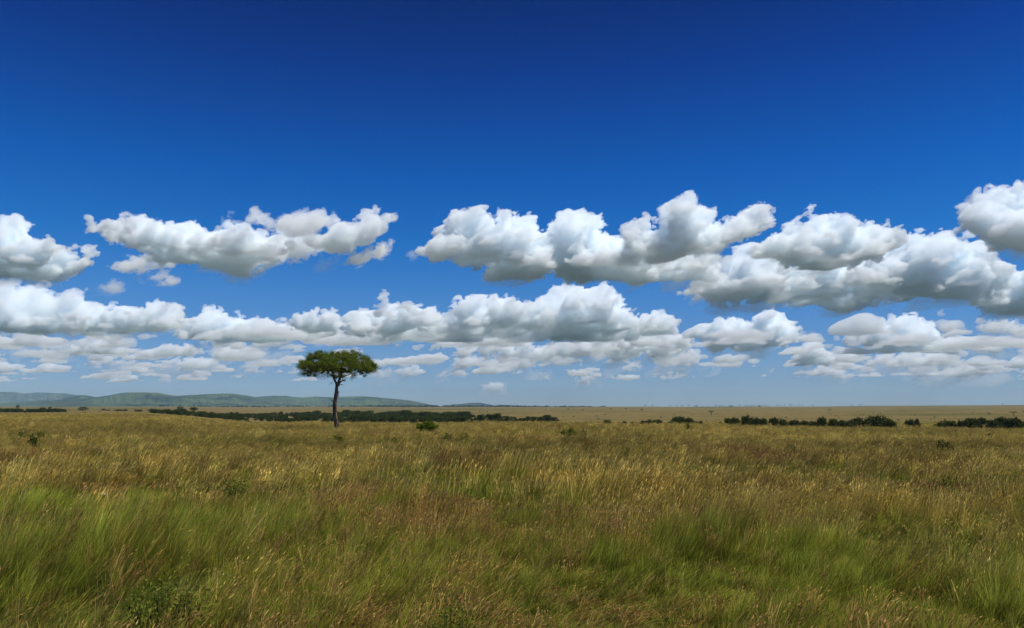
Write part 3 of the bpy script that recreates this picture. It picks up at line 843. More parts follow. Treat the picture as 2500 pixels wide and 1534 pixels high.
thicket([
 (1471, 1491, 1023.5, 1032, "dark", "low dome bush standing by itself below the plain's single acacias"),
 (1519, 1531, 1027, 1032, "dark", "tiny dark bush between the lone dome bush and the small bush trio"),
 (1537, 1547, 1030, 1033, "dark", "smallest flat bush barely above the grass before the bush trio"),
 (1566, 1581, 1025.5, 1034, "dark", "lowest of the bush trio, on its outer side by the bare plain"),
 (1580, 1594, 1023, 1034, "dark", "middle and narrowest of the bush trio"),
 (1593, 1617, 1023.5, 1034, "dark", "widest of the bush trio"),
 (1633, 1660, 1025, 1034, "dark", "low skirt bush at the foot of the tall clump below the umbrella acacia"),
 (1642, 1672, 1015.5, 1034, "dark", "tall dark tree of the clump below the umbrella acacia"),
 (1669, 1691, 1018.5, 1034, "dark", "second dark tree of the clump below the umbrella acacia"),
 (1688, 1705, 1027, 1034, "dark", "low bush trailing behind the clump below the umbrella acacia"),
 (1703, 1715, 1026.5, 1034, "dark", "small brownish round bush at the tail of the clump"),
 (1750, 1764, 1030, 1035, "mid", "tiny flat bush at the start of the long hedge-like thicket"),
], 330)
thicket([
 (1765, 1785, 1018.5, 1036, "dark", "first tree of the long thicket, rounded and low-branched"),
 (1782, 1806, 1017.5, 1036, "dark", "second tree of the long thicket with a sloping shoulder"),
 (1806, 1833, 1013, 1036, "dark", "tall twin-headed tree near the start of the long thicket"),
 (1831, 1853, 1017, 1036, "dark", "tree leaning against the twin-headed one in the long thicket"),
 (1851, 1879, 1019.5, 1036, "dark", "low stretch tree in the middle of the long thicket"),
 (1878, 1900, 1017.5, 1036, "dark", "peaked tree in the middle of the long thicket"),
 (1898, 1928, 1021.5, 1036, "dark", "wide low tree after the peaked one in the long thicket"),
 (1927, 1952, 1023.5, 1036, "dark", "low bush tree where the long thicket thins out"),
 (1950, 1973, 1025.5, 1037, "dark", "small dipping bush in the gap of the long thicket"),
 (1972, 1993, 1026.5, 1037, "dark", "small round bush just before the thicket rises again"),
 (1989, 2017, 1016, 1037, "dark", "upright dense tree where the thicket rises again"),
 (2015, 2046, 1021, 1037, "mid", "flat-topped see-through tree inside the long thicket"),
 (2043, 2078, 1024, 1038, "mid", "low spreading bush after the see-through tree"),
 (2075, 2122, 1018, 1038, "mid", "wide greenish bush beside the biggest of the long thicket"),
 (2118, 2178, 1013, 1039, "mid", "biggest greenish dome tree ending the long thicket"),
 (2172, 2188, 1027, 1039, "mid", "low tail bush against the biggest dome tree"),
 (2211, 2231, 1022, 1039, "dark", "wider of two bushes standing alone between the thickets"),
 (2230, 2245, 1020, 1039, "dark", "narrow upright of two bushes standing alone between the thickets"),
 (2289, 2332, 1025, 1040, "dark", "long low bush before the last thicket"),
 (2339, 2360, 1023, 1041, "dark", "first low tree of the last thicket by the frame edge"),
 (2356, 2388, 1018, 1041, "dark", "rounded high tree of the last thicket"),
 (2386, 2411, 1017.5, 1041, "dark", "narrow peaked tree of the last thicket"),
 (2408, 2440, 1022, 1041, "dark", "low saddle tree of the last thicket"),
 (2438, 2484, 1016, 1042, "mid", "biggest tree of the last thicket, broad and dense"),
 (2482, 2512, 1027, 1042, "dark", "low bush cut by the frame edge at the end of the last thicket"),
], 270)

# ---- acacias on the plain and the skyline ----------------------------------------
def dist_base(x, yb, near=400, far=5100):
    """distance at which the ground shows at photo pixel (x, yb)"""
    a, d, e = ray(x, yb)
    t = np.geomspace(near, far, 3000)
    up = CAM_Z + e / d * t - ground_z(a / d * t, t)
    i = int(np.argmax(up < 0)) if (up < 0).any() else 2999
    return float(t[i])

plain = [
 (1736, 16, 1003, 1014.5, "largest umbrella acacia on the open plain, forked stem below a wide flat crown"),
 (1567, 8, 998.5, 1005.5, "small umbrella acacia alone on the pale plain above the bush trio"),
 (1528, 8, 997, 1002, "small flat acacia on the pale plain second from the dark skyline wood"),
 (1491, 6, 997, 1003, "slim small acacia on the pale plain below the end of the skyline wood"),
 (1422.6, 9, 1000, 1004.8, "flat acacia on the tan plain above the drooping end of the broken row"),
 (1387.5, 7, 998, 1002, "little acacia on the tan plain below the skyline wood, beside a speck of a tree"),
 (1402, 4, 999, 1001.5, "speck of a tree between two little acacias on the tan plain"),
 (1333, 5, 1000, 1003.5, "tiny acacia on the tan plain above the row's second half"),
 (1190, 5, 1004.5, 1007.5, "tiny leaning tree beside the round one on the tan plain"),
 (1171, 6, 1002, 1007, "round dark tree alone on the tan plain above the broken row"),
 (1149, 3, 997.5, 999.5, "upper speck tree on the tan plain above the end of the wood"),
 (1159, 3, 999, 1001, "lower speck tree on the tan plain above the end of the wood"),
 (1124, 3, 1000.5, 1002.5, "speck tree just above the top of the long wood"),
 (2025, 10, 999, 1005, "umbrella acacia on the green strip above the upright thicket tree"),
 (2131, 5, 1007.5, 1010, "low dark bush on the brown slope above the biggest dome tree"),
 (2414, 11, 1008, 1015, "flat acacia on the brown slope above the narrow peaked thicket tree"),
 (2474, 18, 1005, 1016, "broad umbrella acacia on the brown slope close to the frame edge"),
 (2499, 9, 1003, 1008.5, "acacia cut by the frame edge on the brown slope"),
]
for k, (x, wd, yt, yb, lab) in enumerate(plain):
    d = dist_base(x, yb)
    place_tree("acacia_tree", x - wd / 2, x + wd / 2, yt, yb, d, lab, "tree", "acacias on the open plain", "flat", k, solo=wd < 8)

sky_x = [(1576, 8), (1593, 8), (1636, 6), (1652, 5), (1665, 7), (1681, 7), (1700, 10), (1747, 9), (1757, 6), (1764, 5), (1782, 6), (1789, 5), (1806, 9), (1821, 6), (1829, 5), (1836, 5),
         (1842, 5), (1853, 8), (1863, 7), (1870, 7), (1876, 4), (1898, 7), (1905, 5), (1915, 6), (1930, 10), (1939, 4), (1950, 6), (1959, 5), (1984, 7), (2079, 5), (2101, 8), (2448, 6)]
sky_lab = {0: "first skyline acacia after the dark skyline wood, double-crowned", 1: "second skyline acacia after the dark skyline wood", 2: "compact rounded tree alone on the skyline", 3: "faint low tree on the skyline before the acacia pair",
  6: "tallest and widest skyline acacia, above the bush clump", 7: "dense dark skyline acacia where the tree line begins", 12: "wide skyline acacia above the start of the long thicket",
  17: "dark dome-like skyline acacia above the twin-headed thicket tree", 24: "widest flat acacia at the far end of the skyline row", 28: "round-crowned skyline tree just past the end of the row", 29: "faint low tree on the bare skyline before the last dark one",
  30: "dark skyline tree alone above the wide greenish bush", 31: "single small acacia on the skyline's highest swell near the frame edge"}
order = ["fourth", "fifth", "sixth"]
for k, (x, wd) in enumerate(sky_x):
    lab = sky_lab.get(k, "tiny flat-topped acacia in the skyline row over the thickets")
    a, d_, e = ray(x, 994)
    t = np.linspace(3500, 5600, 300)
    el = (ground_z(a / d_ * t, t) - CAM_Z) / t
    d = float(t[int(np.argmax(el))]) - 60
    X = a / d_ * d
    zt = float(ground_z(X, d)) + (3.4 + 0.35 * wd) / FPX * d * 0.55
    # its top in photo pixels
    hpx = 2.6 + 0.22 * wd
    zg = float(ground_z(X, d))
    Ht = hpx / FPX * d
    key = UMB[k % 3][0].name + "_solo"
    if key not in bpy.data.meshes:
        place_tree("acacia_tree", x - wd / 2, x + wd / 2, 990, 994, d, lab, "tree", "acacias along the skyline", "flat", k, solo=True)
        o = bpy.data.objects[-1]
    else:
        o = bpy.data.objects.new("acacia_tree", bpy.data.meshes[key]); col.objects.link(o)
        tag(o, lab, "tree", "acacias along the skyline")
    wm = wd / FPX * d
    o.location = (X, d, zg); o.scale = (wm, wm, Ht); o.rotation_euler = (0, 0, k * 2.1)

# ---- single trees on the left part of the plain -----------------------------------
left = [
 (192, 214, 993, 1002.5, "dark", "dark spreading tree alone on the green plain below the hills"),
 (248, 257, 998, 1002.5, "dark", "small round tree on the green plain beside low scrub"),
 (257, 270, 1000.5, 1003, "dark", "flat scrub bush beside the small round tree on the green plain"),
 (280, 302, 1000, 1004, "dark", "long low bush on the green plain between two round trees"),
 (302, 312, 999, 1004, "dark", "round tree at the end of a long low bush on the green plain"),
 (329, 348, 1000, 1005.5, "dark", "pointed bush on the green plain before the wood begins"),
 (432, 448, 993.5, 1000, "dark", "round tree rising at the back of the wood's start"),
 (464, 482, 994, 1003, "dark", "larger round tree standing over the wood's start"),
 (117, 126, 993, 998.5, "dark", "round tree at the end of the scrub bank below the far mountains"),
 (40, 47, 988.5, 997, "dark", "taller bush in the middle of the scrub bank below the far mountains"),
]
for k, (x0, x1, yt, yb, kind, lab) in enumerate(left):
    d = dist_base((x0 + x1) / 2, yb, 300, 3000)
    place_tree("bush_tree", x0, x1, yt, yb, d, lab, "tree", "single trees on the green plain", kind, k, solo=(x1 - x0) < 14)

# ---- woods that read as one mass: instanced trees ----------------------------------
def instancer(name, P, scl, rot, kind, sources, tint=None, label=None, cat=None):
    """one stuff object: points carrying rotation, scale, kind and tint; geometry nodes put the plants on them"""
    me = bpy.data.meshes.new(name)
    P = np.asarray(P, np.float32)
    me.vertices.add(len(P)); me.vertices.foreach_set("co", P.ravel())
    for nm, ty, dat in (("scl", "FLOAT_VECTOR", scl), ("rot", "FLOAT_VECTOR", rot), ("kind_index", "INT", kind), ("tint", "FLOAT_VECTOR", tint if tint is not None else np.ones((len(P), 3)))):
        a = me.attributes.new(nm, ty, "POINT")
        if ty == "INT": a.data.foreach_set("value", np.asarray(dat, np.int32))
        else: a.data.foreach_set("vector", np.asarray(dat, np.float32).ravel())
    o = bpy.data.objects.new(name, me); col.objects.link(o)
    c = bpy.data.collections.new(name + "_sources")
    for i, s in enumerate(sources):
        so_ = bpy.data.objects.new("%s_source_%02d" % (name, i), s); c.objects.link(so_)
    ng = bpy.data.node_groups.new(name + "_scatter", "GeometryNodeTree")
    ng.interface.new_socket("Geometry", in_out="INPUT", socket_type="NodeSocketGeometry")
    ng.interface.new_socket("Geometry", in_out="OUTPUT", socket_type="NodeSocketGeometry")
    N = ng.nodes.new; L = ng.links.new
    gi, go = N("NodeGroupInput"), N("NodeGroupOutput")
    ci = N("GeometryNodeCollectionInfo"); ci.inputs[0].default_value = c
    ci.inputs["Separate Children"].default_value = True; ci.inputs["Reset Children"].default_value = True
    ip = N("GeometryNodeInstanceOnPoints"); ip.inputs["Pick Instance"].default_value = True
    def na(nm, ty):
        n = N("GeometryNodeInputNamedAttribute"); n.data_type = ty; n.inputs[0].default_value = nm
        return n.outputs[0]
    L(gi.outputs[0], ip.inputs["Points"]); L(ci.outputs[0], ip.inputs["Instance"])
    L(na("kind_index", "INT"), ip.inputs["Instance Index"])
    er = N("FunctionNodeEulerToRotation")
    L(na("rot", "FLOAT_VECTOR"), er.inputs[0]); L(er.outputs[0], ip.inputs["Rotation"])
    L(na("scl", "FLOAT_VECTOR"), ip.inputs["Scale"])
    L(ip.outputs[0], go.inputs[0])
    md = o.modifiers.new("scatter", "NODES"); md.node_group = ng
    return tag(o, label, cat, kind="stuff")

def solo_mesh(pair, name):
    me, mt = pair
    m2 = bpy.data.meshes.new(name)
    v = [tuple(p.co) for p in me.vertices] + [tuple(p.co) for p in mt.vertices]
    f = [tuple(p.vertices) for p in me.polygons] + [tuple(i + len(me.vertices) for i in p.vertices) for p in mt.polygons]
    m2.from_pydata(v, [], f); m2.materials.append(me.materials[0]); m2.materials.append(mt.materials[0])
    m2.polygons.foreach_set("material_index", [0] * len(me.polygons) + [1] * len(mt.polygons))
    return m2
wood_src = [solo_mesh(PROTO["dark"][i], "wood_tree_%d" % i) for i in range(4)] + [solo_mesh(PROTO["mid"][i], "wood_tree_m%d" % i) for i in range(4)]

def wood(name, label, outline, n, dist, hgt, seed, taper=False):
    """outline: (x, near distance, far distance) along the picture"""
    rs = np.random.default_rng(seed)
    ox, on, of = np.array(outline, float).T
    x = rs.uniform(ox[0], ox[-1], n)
    a0, a1 = np.interp(x, ox, on), np.interp(x, ox, of)
    d = a0 + (a1 - a0) * rs.random(n)
    X = (x - 1250) / FPX / CP * d * 1.0
    Z = ground_z(X, d)
    h = hgt * (np.interp(x, [480, 860], [0.42, 1.0]) if taper else 1.0) * rs.uniform(0.42, 1.2, n) * np.where(rs.random(n) < 0.1, 1.35, 1.0)
    wd = h * rs.uniform(1.2, 2.3, n)
    k = np.where(rs.random(n) < 0.75, rs.integers(0, 4, n), rs.integers(4, 8, n))
    rot = np.zeros((n, 3)); rot[:, 2] = rs.uniform(0, 6.28, n)
    return instancer(name, np.stack([X, d, Z], -1), np.stack([wd, wd, h], -1), rot, k, wood_src, None, label, "wood")
wood("valley_wood", "long dark wood filling the valley behind the lone tree", [(500, 580, 760), (560, 520, 800), (700, 500, 820), (850, 480, 800), (1000, 480, 720), (1120, 490, 640), (1135, 500, 600)], 430, 0, 3.1, 31, True)
wood("back_wood", "thin dark tree belt behind the long valley wood", [(560, 900, 1000), (700, 860, 1000), (900, 830, 980), (1050, 800, 900), (1145, 800, 860)], 170, 0, 4.2, 32, True)
wood("scrub_bank", "dark scrub bank on the green plain below the far mountains", [(-60, 720, 800), (40, 720, 790), (90, 730, 780), (135, 740, 770), (175, 750, 765)], 90, 0, 3.0, 33)
wood("scrub_edge", "broken low scrub where the wood thins onto the green plain", [(385, 620, 760), (420, 600, 800), (480, 560, 820), (600, 560, 700)], 120, 0, 3.0, 34)
wood("plain_scrub", "small dark scrub tufts dotted over the open plain", [(0, 420, 1500), (500, 700, 1500), (1300, 420, 1700), (2500, 360, 1700)], 380, 0, 0.6, 38)
wood("foothill_trees", "dotted trees over the flats at the foot of the hills", [(400, 4200, 6500), (600, 4400, 6500), (900, 4600, 6500), (1130, 4800, 6000)], 420, 0, 7.0, 35)
wood("skyline_wood", "dark tree belt along the horizon past the small hill", [(860, 5100, 5300), (1000, 5100, 5300), (1200, 5050, 5250), (1350, 5050, 5200), (1480, 5000, 5100)], 330, 0, 9.0, 36)
wood("skyline_scrub", "faint tree belt along the skyline behind the acacias", [(1690, 5300, 5500), (1800, 5300, 5500), (1870, 5300, 5400)], 70, 0, 8.0, 37)
# ------------------------------------------------------------------ shrubs and herbs in the grass
BUSH_SPOTS = []
def bush(name, x0, x1, yt, yb, leaf, label, cat, group, seed, n=None, size=0.09, stems=7, lift=0.5, dense=1.0, parts=True, aspect=0.6):
    rs = np.random.default_rng(seed)
    cx = (x0 + x1) / 2
    X, Y, Zg = ground_at(cx, yb, lift)
    W = (x1 - x0) / FPX * Y
    Ztop = at(cx, yt, Y)[2]
    H = max(Ztop - Zg, 0.35)
    if cat == "shrub": BUSH_SPOTS.append((X, Y, W))
    root = empty(name, (X, Y, Zg))
    tag(root, label, cat, group)
    st, tips = [], []
    k = max(stems, int(W * 2.2))
    for i in range(k):
        u = rs.uniform(-1, 1); v = rs.uniform(-0.8, 0.8)
        hgt = H * (1 - 0.5 * u * u) * rs.uniform(0.65, 1.05)
        tip = (u * W * 0.47, v * min(W * 0.42, 2.5), hgt)
        st.append(tube(*curve([(tip[0] * 0.35, tip[1] * 0.35, -0.05, 0.018), (tip[0] * 0.75, tip[1] * 0.75, hgt * 0.5, 0.012), (*tip, 0.004)], 4), sides=4))
        for t in (1, 0.86, 0.7, 0.52, 0.34):
            s = 0.75 + 0.25 * t
            tips.append((tip[0] * s + rs.normal(0, 0.06), tip[1] * s + rs.normal(0, 0.06), hgt * t))
    V, F = join(st)
    per = int((n or 16) * dense)
    v, f = leaves(tips, per, max(0.22, W * 0.10), size, rs, aspect, 0.7)
    v[:, 2] = np.maximum(v[:, 2], 0.02)
    mesh_obj("leaves", v, f, leaf, root)
    mesh_obj("stems", V, F, green_stalk if cat == "herb" else wood_dark, root)
    return root

leaf_weed = plant_mat("weed_leaf", (0.08, 0.105, 0.016), (0.26, 0.29, 0.045), 0.45)
green_stalk = plant_mat("stalk", (0.08, 0.1, 0.02), (0.1, 0.12, 0.03), 0.1)
GB = "shrubs standing in the golden grass"
bush("shrub", 1013, 1069, 1030, 1052, leaf_bright, "bright green rounded shrub, the largest in the golden grass beside the lone tree", "shrub", GB, 401, 95, 0.14, 20)
bush("shrub", 1077, 1107, 1059, 1069, leaf_herb, "low dark shrub just below and beyond the bright green shrub, darker of a pair", "shrub", GB, 402, 20, 0.10)
bush("shrub", 1120, 1149, 1059, 1068, leaf_herb, "low sparse shrub, paler partner of the low dark one below the bright shrub", "shrub", GB, 403, 14, 0.10)
bush("shrub", 1368, 1383, 1046, 1062, leaf_herb, "darker small lobe shrub touching a leafy green one in the golden grass", "shrub", GB, 404, 26, 0.11)
bush("shrub", 1382, 1405, 1042, 1058, leaf_bright, "leafy spiky green shrub beside a darker one below the broken tree row", "shrub", GB, 405, 20, 0.11)
bush("dead_shrub", 1413, 1424, 1049, 1056, leaf_brown, "small brown dead shrub beside the leafy spiky green shrub", "shrub", GB, 406, 6, 0.10)
bush("dead_shrub", 1109, 1126, 1040, 1050, leaf_brown, "thin bare twig sticking out of the grass beside the bright green shrub", "shrub", GB, 407, 2, 0.06, 4)
bush("shrub", 69, 96, 1064, 1084, leaf_dark, "blackish dense shrub in the grass below the scrub bank", "shrub", GB, 408, 24, 0.12)
bush("shrub", 35, 68, 1053, 1065, leaf_herb, "spreading green shrub on the outer side of the blackish shrub", "shrub", GB, 409, 14, 0.11)
bush("shrub", 79, 111, 1054, 1066, leaf_herb, "spreading green shrub right behind the blackish shrub", "shrub", GB, 410, 14, 0.11)
bush("dead_shrub", 369, 405, 1034, 1045, leaf_brown, "brown bushy mound rising from pale grass below the green hills", "shrub", GB, 411, 30, 0.12)
bush("shrub", 811, 836, 1060, 1074, leaf_herb, "small green shrub straight below the foot of the lone tree", "shrub", GB, 412, 18, 0.11)
bush("shrub", 948, 970, 1067, 1080, leaf_herb, "dark small shrub in the green grass strip below the bright shrub", "shrub", GB, 413, 16, 0.1)
bush("shrub", 1666, 1691, 1033, 1046, leaf_mid, "olive shrub in the grass right under the tall thicket clump", "shrub", GB, 414, 14, 0.11)
bush("shrub", 2070, 2090, 1038, 1046, leaf_mid, "grey-green tuft shrub under the wide greenish thicket bush", "shrub", GB, 415, 12, 0.1)
bush("shrub", 2104, 2124, 1039, 1046, leaf_mid, "grey-green tuft shrub under the biggest dome tree", "shrub", GB, 416, 12, 0.1)
bush("shrub", 2275, 2326, 1074, 1096, leaf_dark, "large blackish twiggy shrub in the grass under the two lone bushes", "shrub", GB, 417, 22, 0.12, 12)
bush("shrub", 2406, 2426, 1056, 1066, leaf_dark, "small dark shrub inside the light green grass patch near the frame edge", "shrub", GB, 418, 16, 0.11)
bush("shrub", 1915, 1942, 1080, 1098, leaf_herb, "dark green shrub at the end of the dark grass band", "shrub", GB, 419, 18, 0.11)
GH = "leafy herbs among the grass"
bush("herb", 550, 602, 1166, 1206, leaf_weed, "leafy green herb bush in brown grass below the mid-field", "herb", GH, 420, 26, 0.075, 14)
bush("herb", 670, 694, 1174, 1192, leaf_weed, "small leafy herb beside the bigger herb bush in brown grass", "herb", GH, 421, 14, 0.07)
bush("herb", 1668, 1733, 1144, 1167, leaf_weed, "low leafy herb patch in the reddish grass", "herb", GH, 422, 16, 0.07, 12)
bush("herb", 2296, 2340, 1174, 1196, leaf_herb, "dark herb in the straw grass below the blackish shrub", "herb", GH, 423, 18, 0.07, 10)
bush("herb", 300, 520, 1420, 1490, leaf_weed, "big dark weed with many small leaves close to the viewer", "herb", GH, 424, 4, 0.07, 70, aspect=0.42)
bush("herb", 1030, 1165, 1480, 1560, leaf_bright, "fresh green small-leaved herb at the bottom edge below brown litter", "herb", GH, 425, 22, 0.035, 22)
bush("herb", 105, 150, 1355, 1410, leaf_bright, "light green narrow-leaved herb close to the viewer by the frame edge", "herb", GH, 427, 12, 0.06, 12, aspect=0.25)

# white flower head above the grass
def flower():
    X, Y, Zg = ground_at(254, 1240, 0.45)
    zt = at(254, 1208, Y)[2]
    root = empty("white_flower", (X, Y, Zg))
    tag(root, "single small white flower on a stalk in the green grass", "flower")
    h = zt - Zg
    V, F = tube(*curve([(0, 0, -0.05, 0.006), (0.02, 0, h * 0.5, 0.005), (0, 0, h, 0.004)], 5), sides=5)
    mesh_obj("stalk", V, F, green_stalk, root)
    rs = np.random.default_rng(3)
    pv, pf = [], []
    for k in range(9):
        a = k / 9 * 6.283
        d = np.array([math.cos(a), math.sin(a), 0.45]); s = np.array([-math.sin(a), math.cos(a), 0])
        o = len(pv); c = np.array([0, 0, h])
        pv += [c, c + d * 0.035 + s * 0.014, c + d * 0.06, c + d * 0.035 - s * 0.014]; pf.append((o, o + 1, o + 2, o + 3))
    m = plant_mat("white_petal", (0.75, 0.75, 0.72), (0.8, 0.8, 0.78), 0.3)
    mesh_obj("petals", pv, pf, m, root)
flower()

# two birds gliding far off
def bird(x, y, d, span, label):
    root_p = at(x, y, d)
    prof = []
    for s in (-1, 1):
        prof += [(s * 0.06, 0.10, 0.0), (s * 0.28, 0.14, 0.10), (s * 0.5, 0.02, 0.05), (s * 0.30, -0.03, 0.09), (s * 0.06, -0.08, 0.0)]
    V = [(p[0] * span, p[1] * span, p[2] * span + dz) for dz in (0.012 * span, -0.012 * span) for p in prof]
    F = []
    for o in (0, 10):
        F += [(o, o + 1, o + 3, o + 4), (o + 1, o + 2, o + 3), (o + 5, o + 6, o + 8, o + 9), (o + 6, o + 7, o + 8)]
    for b in (0, 5):
        for j in range(5):
            a0, a1 = b + j, b + (j + 1) % 5
            F.append((a0, a1, a1 + 10, a0 + 10))
    bv, bf = tube(*curve([(0, 0.28 * span, 0.02 * span, 0.02 * span), (0, 0.18 * span, 0, 0.05 * span), (0, 0, 0, 0.07 * span), (0, -0.18 * span, 0, 0.03 * span), (0, -0.3 * span, 0, 0.05 * span)], 4), sides=8)
    V, F = join([(V, F), (bv, bf)])
    m, nt, out = nmat("dark_feather")
    b_ = nt.nodes.new("ShaderNodeBsdfDiffuse"); b_.inputs[0].default_value = (0.03, 0.027, 0.024, 1); nt.links.new(b_.outputs[0], out.inputs[0])
    o = mesh_obj("bird", V, F, m)
    o.location = root_p; o.rotation_euler = (0.1, 0.25, 0.6)
    tag(o, label, "bird", "birds gliding far off")
bird(1031, 635, 900, 1.3, "tiny dark bird below the tail of the big central cloud")
bird(1291, 958, 900, 1.3, "tiny dark bird low over the plain beneath a small cloud")
# ------------------------------------------------------------------ grass
def clump_mesh(name, seed, n, h, spread, lean, width, curl, mat, head=None, head_mat=None, segs=3, hvar=0.35):
    """a tuft: n tapering blades from a small foot; head = (length, width) of the seed head on top"""
    rs = np.random.default_rng(seed)
    V, F, A, MI = [], [], [], []
    for i in range(n):
        a = rs.uniform(0, 6.283); r = spread * math.sqrt(rs.random())
        p = np.array([r * math.cos(a), r * math.sin(a), -0.02])
        out = rs.uniform(0, 6.283)
        dirn = np.array([math.cos(out), math.sin(out), 0]) * abs(rs.normal(0, lean)) + np.array([rs.normal(0.20, 0.1), rs.normal(0, 0.08), 0])
        hh = h * (1 - hvar * rs.random())
        w = width * rs.uniform(0.7, 1.3)
        fa = rs.uniform(0, 6.283)
        sdv = np.array([math.cos(fa), math.sin(fa), 0]) * w * 0.5
        o = len(V)
        pts = []
        for s in range(segs + 1):
            t = s / segs
            q = p + np.array([0, 0, hh * t * (1 - 0.25 * curl * t * t)]) + dirn * hh * (0.35 * t + (0.45 + curl) * t * t)
            pts.append(q)
            k = 1 - t ** 1.6 * (0.55 if head else 0.93)
            V += [q - sdv * k, q + sdv * k]; A += [t, t]
        for s in range(segs):
            b = o + 2 * s
            F.append((b, b + 1, b + 3, b + 2)); MI.append(0)
        if head and rs.random() < 0.6:
            ax = pts[-1] - pts[-2]; ax /= np.linalg.norm(ax)
            ax = ax + np.array([0.25, 0, -0.15]); ax /= np.linalg.norm(ax)
            L_, W_ = head[0] * rs.uniform(0.7, 1.3), head[1] * rs.uniform(0.7, 1.3)
            for m in range(2):
                fa2 = fa + m * 1.57
                s2 = np.array([math.cos(fa2), math.sin(fa2), 0.0]) * W_ * 0.5
                o2 = len(V)
                V += [pts[-1], pts[-1] + ax * L_ * 0.4 + s2, pts[-1] + ax * L_, pts[-1] + ax * L_ * 0.4 - s2]
                A += [0.9, 1, 1, 1]
                F.append((o2, o2 + 1, o2 + 2, o2 + 3)); MI.append(1)
    me = bpy.data.meshes.new(name)
    me.from_pydata([tuple(v) for v in V], [], F)
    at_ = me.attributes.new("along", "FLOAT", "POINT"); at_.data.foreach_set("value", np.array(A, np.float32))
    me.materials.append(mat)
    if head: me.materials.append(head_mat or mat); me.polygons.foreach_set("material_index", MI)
    return me

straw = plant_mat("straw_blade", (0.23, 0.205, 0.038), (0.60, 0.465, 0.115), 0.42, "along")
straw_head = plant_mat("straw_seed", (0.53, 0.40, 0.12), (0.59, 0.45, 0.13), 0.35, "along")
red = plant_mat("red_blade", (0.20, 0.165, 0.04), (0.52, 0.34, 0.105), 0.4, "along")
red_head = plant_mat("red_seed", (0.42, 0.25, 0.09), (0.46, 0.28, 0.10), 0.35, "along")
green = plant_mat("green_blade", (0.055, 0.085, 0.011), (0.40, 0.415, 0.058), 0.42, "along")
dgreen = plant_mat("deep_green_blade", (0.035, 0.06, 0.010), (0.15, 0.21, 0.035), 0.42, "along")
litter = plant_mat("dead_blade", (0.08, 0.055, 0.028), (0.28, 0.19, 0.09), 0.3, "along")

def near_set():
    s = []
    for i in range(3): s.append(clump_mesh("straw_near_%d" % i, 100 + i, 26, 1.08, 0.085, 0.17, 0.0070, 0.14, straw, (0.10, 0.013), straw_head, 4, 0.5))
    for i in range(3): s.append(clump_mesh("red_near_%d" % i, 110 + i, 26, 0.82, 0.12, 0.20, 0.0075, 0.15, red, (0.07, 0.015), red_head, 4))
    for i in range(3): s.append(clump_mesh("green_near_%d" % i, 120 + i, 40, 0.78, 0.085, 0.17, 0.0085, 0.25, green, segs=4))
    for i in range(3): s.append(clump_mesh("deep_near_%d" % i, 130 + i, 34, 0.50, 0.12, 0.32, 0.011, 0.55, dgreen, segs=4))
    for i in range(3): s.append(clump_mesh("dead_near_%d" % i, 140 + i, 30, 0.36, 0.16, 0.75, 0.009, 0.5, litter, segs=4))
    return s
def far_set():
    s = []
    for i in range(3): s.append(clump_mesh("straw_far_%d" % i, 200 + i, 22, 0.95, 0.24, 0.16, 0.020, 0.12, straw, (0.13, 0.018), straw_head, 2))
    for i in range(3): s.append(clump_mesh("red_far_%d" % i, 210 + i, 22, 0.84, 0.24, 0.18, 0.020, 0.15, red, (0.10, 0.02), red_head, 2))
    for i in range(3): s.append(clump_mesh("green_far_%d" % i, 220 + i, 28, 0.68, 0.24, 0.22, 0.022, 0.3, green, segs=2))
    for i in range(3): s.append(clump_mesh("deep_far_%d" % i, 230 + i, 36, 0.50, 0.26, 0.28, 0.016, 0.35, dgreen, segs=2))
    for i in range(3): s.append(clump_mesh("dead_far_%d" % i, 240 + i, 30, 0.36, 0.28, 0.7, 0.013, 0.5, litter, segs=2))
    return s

_fr = np.random.default_rng(5)
_fields = {}
def field(key, x, y, scale, octs=4):
    """smooth 2-D value noise over the plain, mean 0, about unit spread"""
    out = np.zeros(len(x)); a = 1.0; tot = 0
    for o in range(octs):
        k = (key, o)
        if k not in _fields: _fields[k] = np.random.default_rng(hash_seed(key) + o * 17).standard_normal((256, 256))
        g = _fields[k]
        u, v = x / scale + 1000, y / scale * 0.8 + 1000
        i, j = np.floor(u).astype(int), np.floor(v).astype(int)
        s, t = u - i, v - j
        s, t = s * s * (3 - 2 * s), t * t * (3 - 2 * t)
        i0, i1, j0, j1 = i % 256, (i + 1) % 256, j % 256, (j + 1) % 256
        out += a * ((g[i0, j0] * (1 - s) + g[i1, j0] * s) * (1 - t) + (g[i0, j1] * (1 - s) + g[i1, j1] * s) * t)
        tot += a * a; a *= 0.6; scale *= 0.5
    return out / math.sqrt(tot) * 1.4
def hash_seed(s): return sum((i + 1) * ord(c) for i, c in enumerate(s)) % 100000

def px_ground(x, y):
    return ground_at(x, y, 0.55)

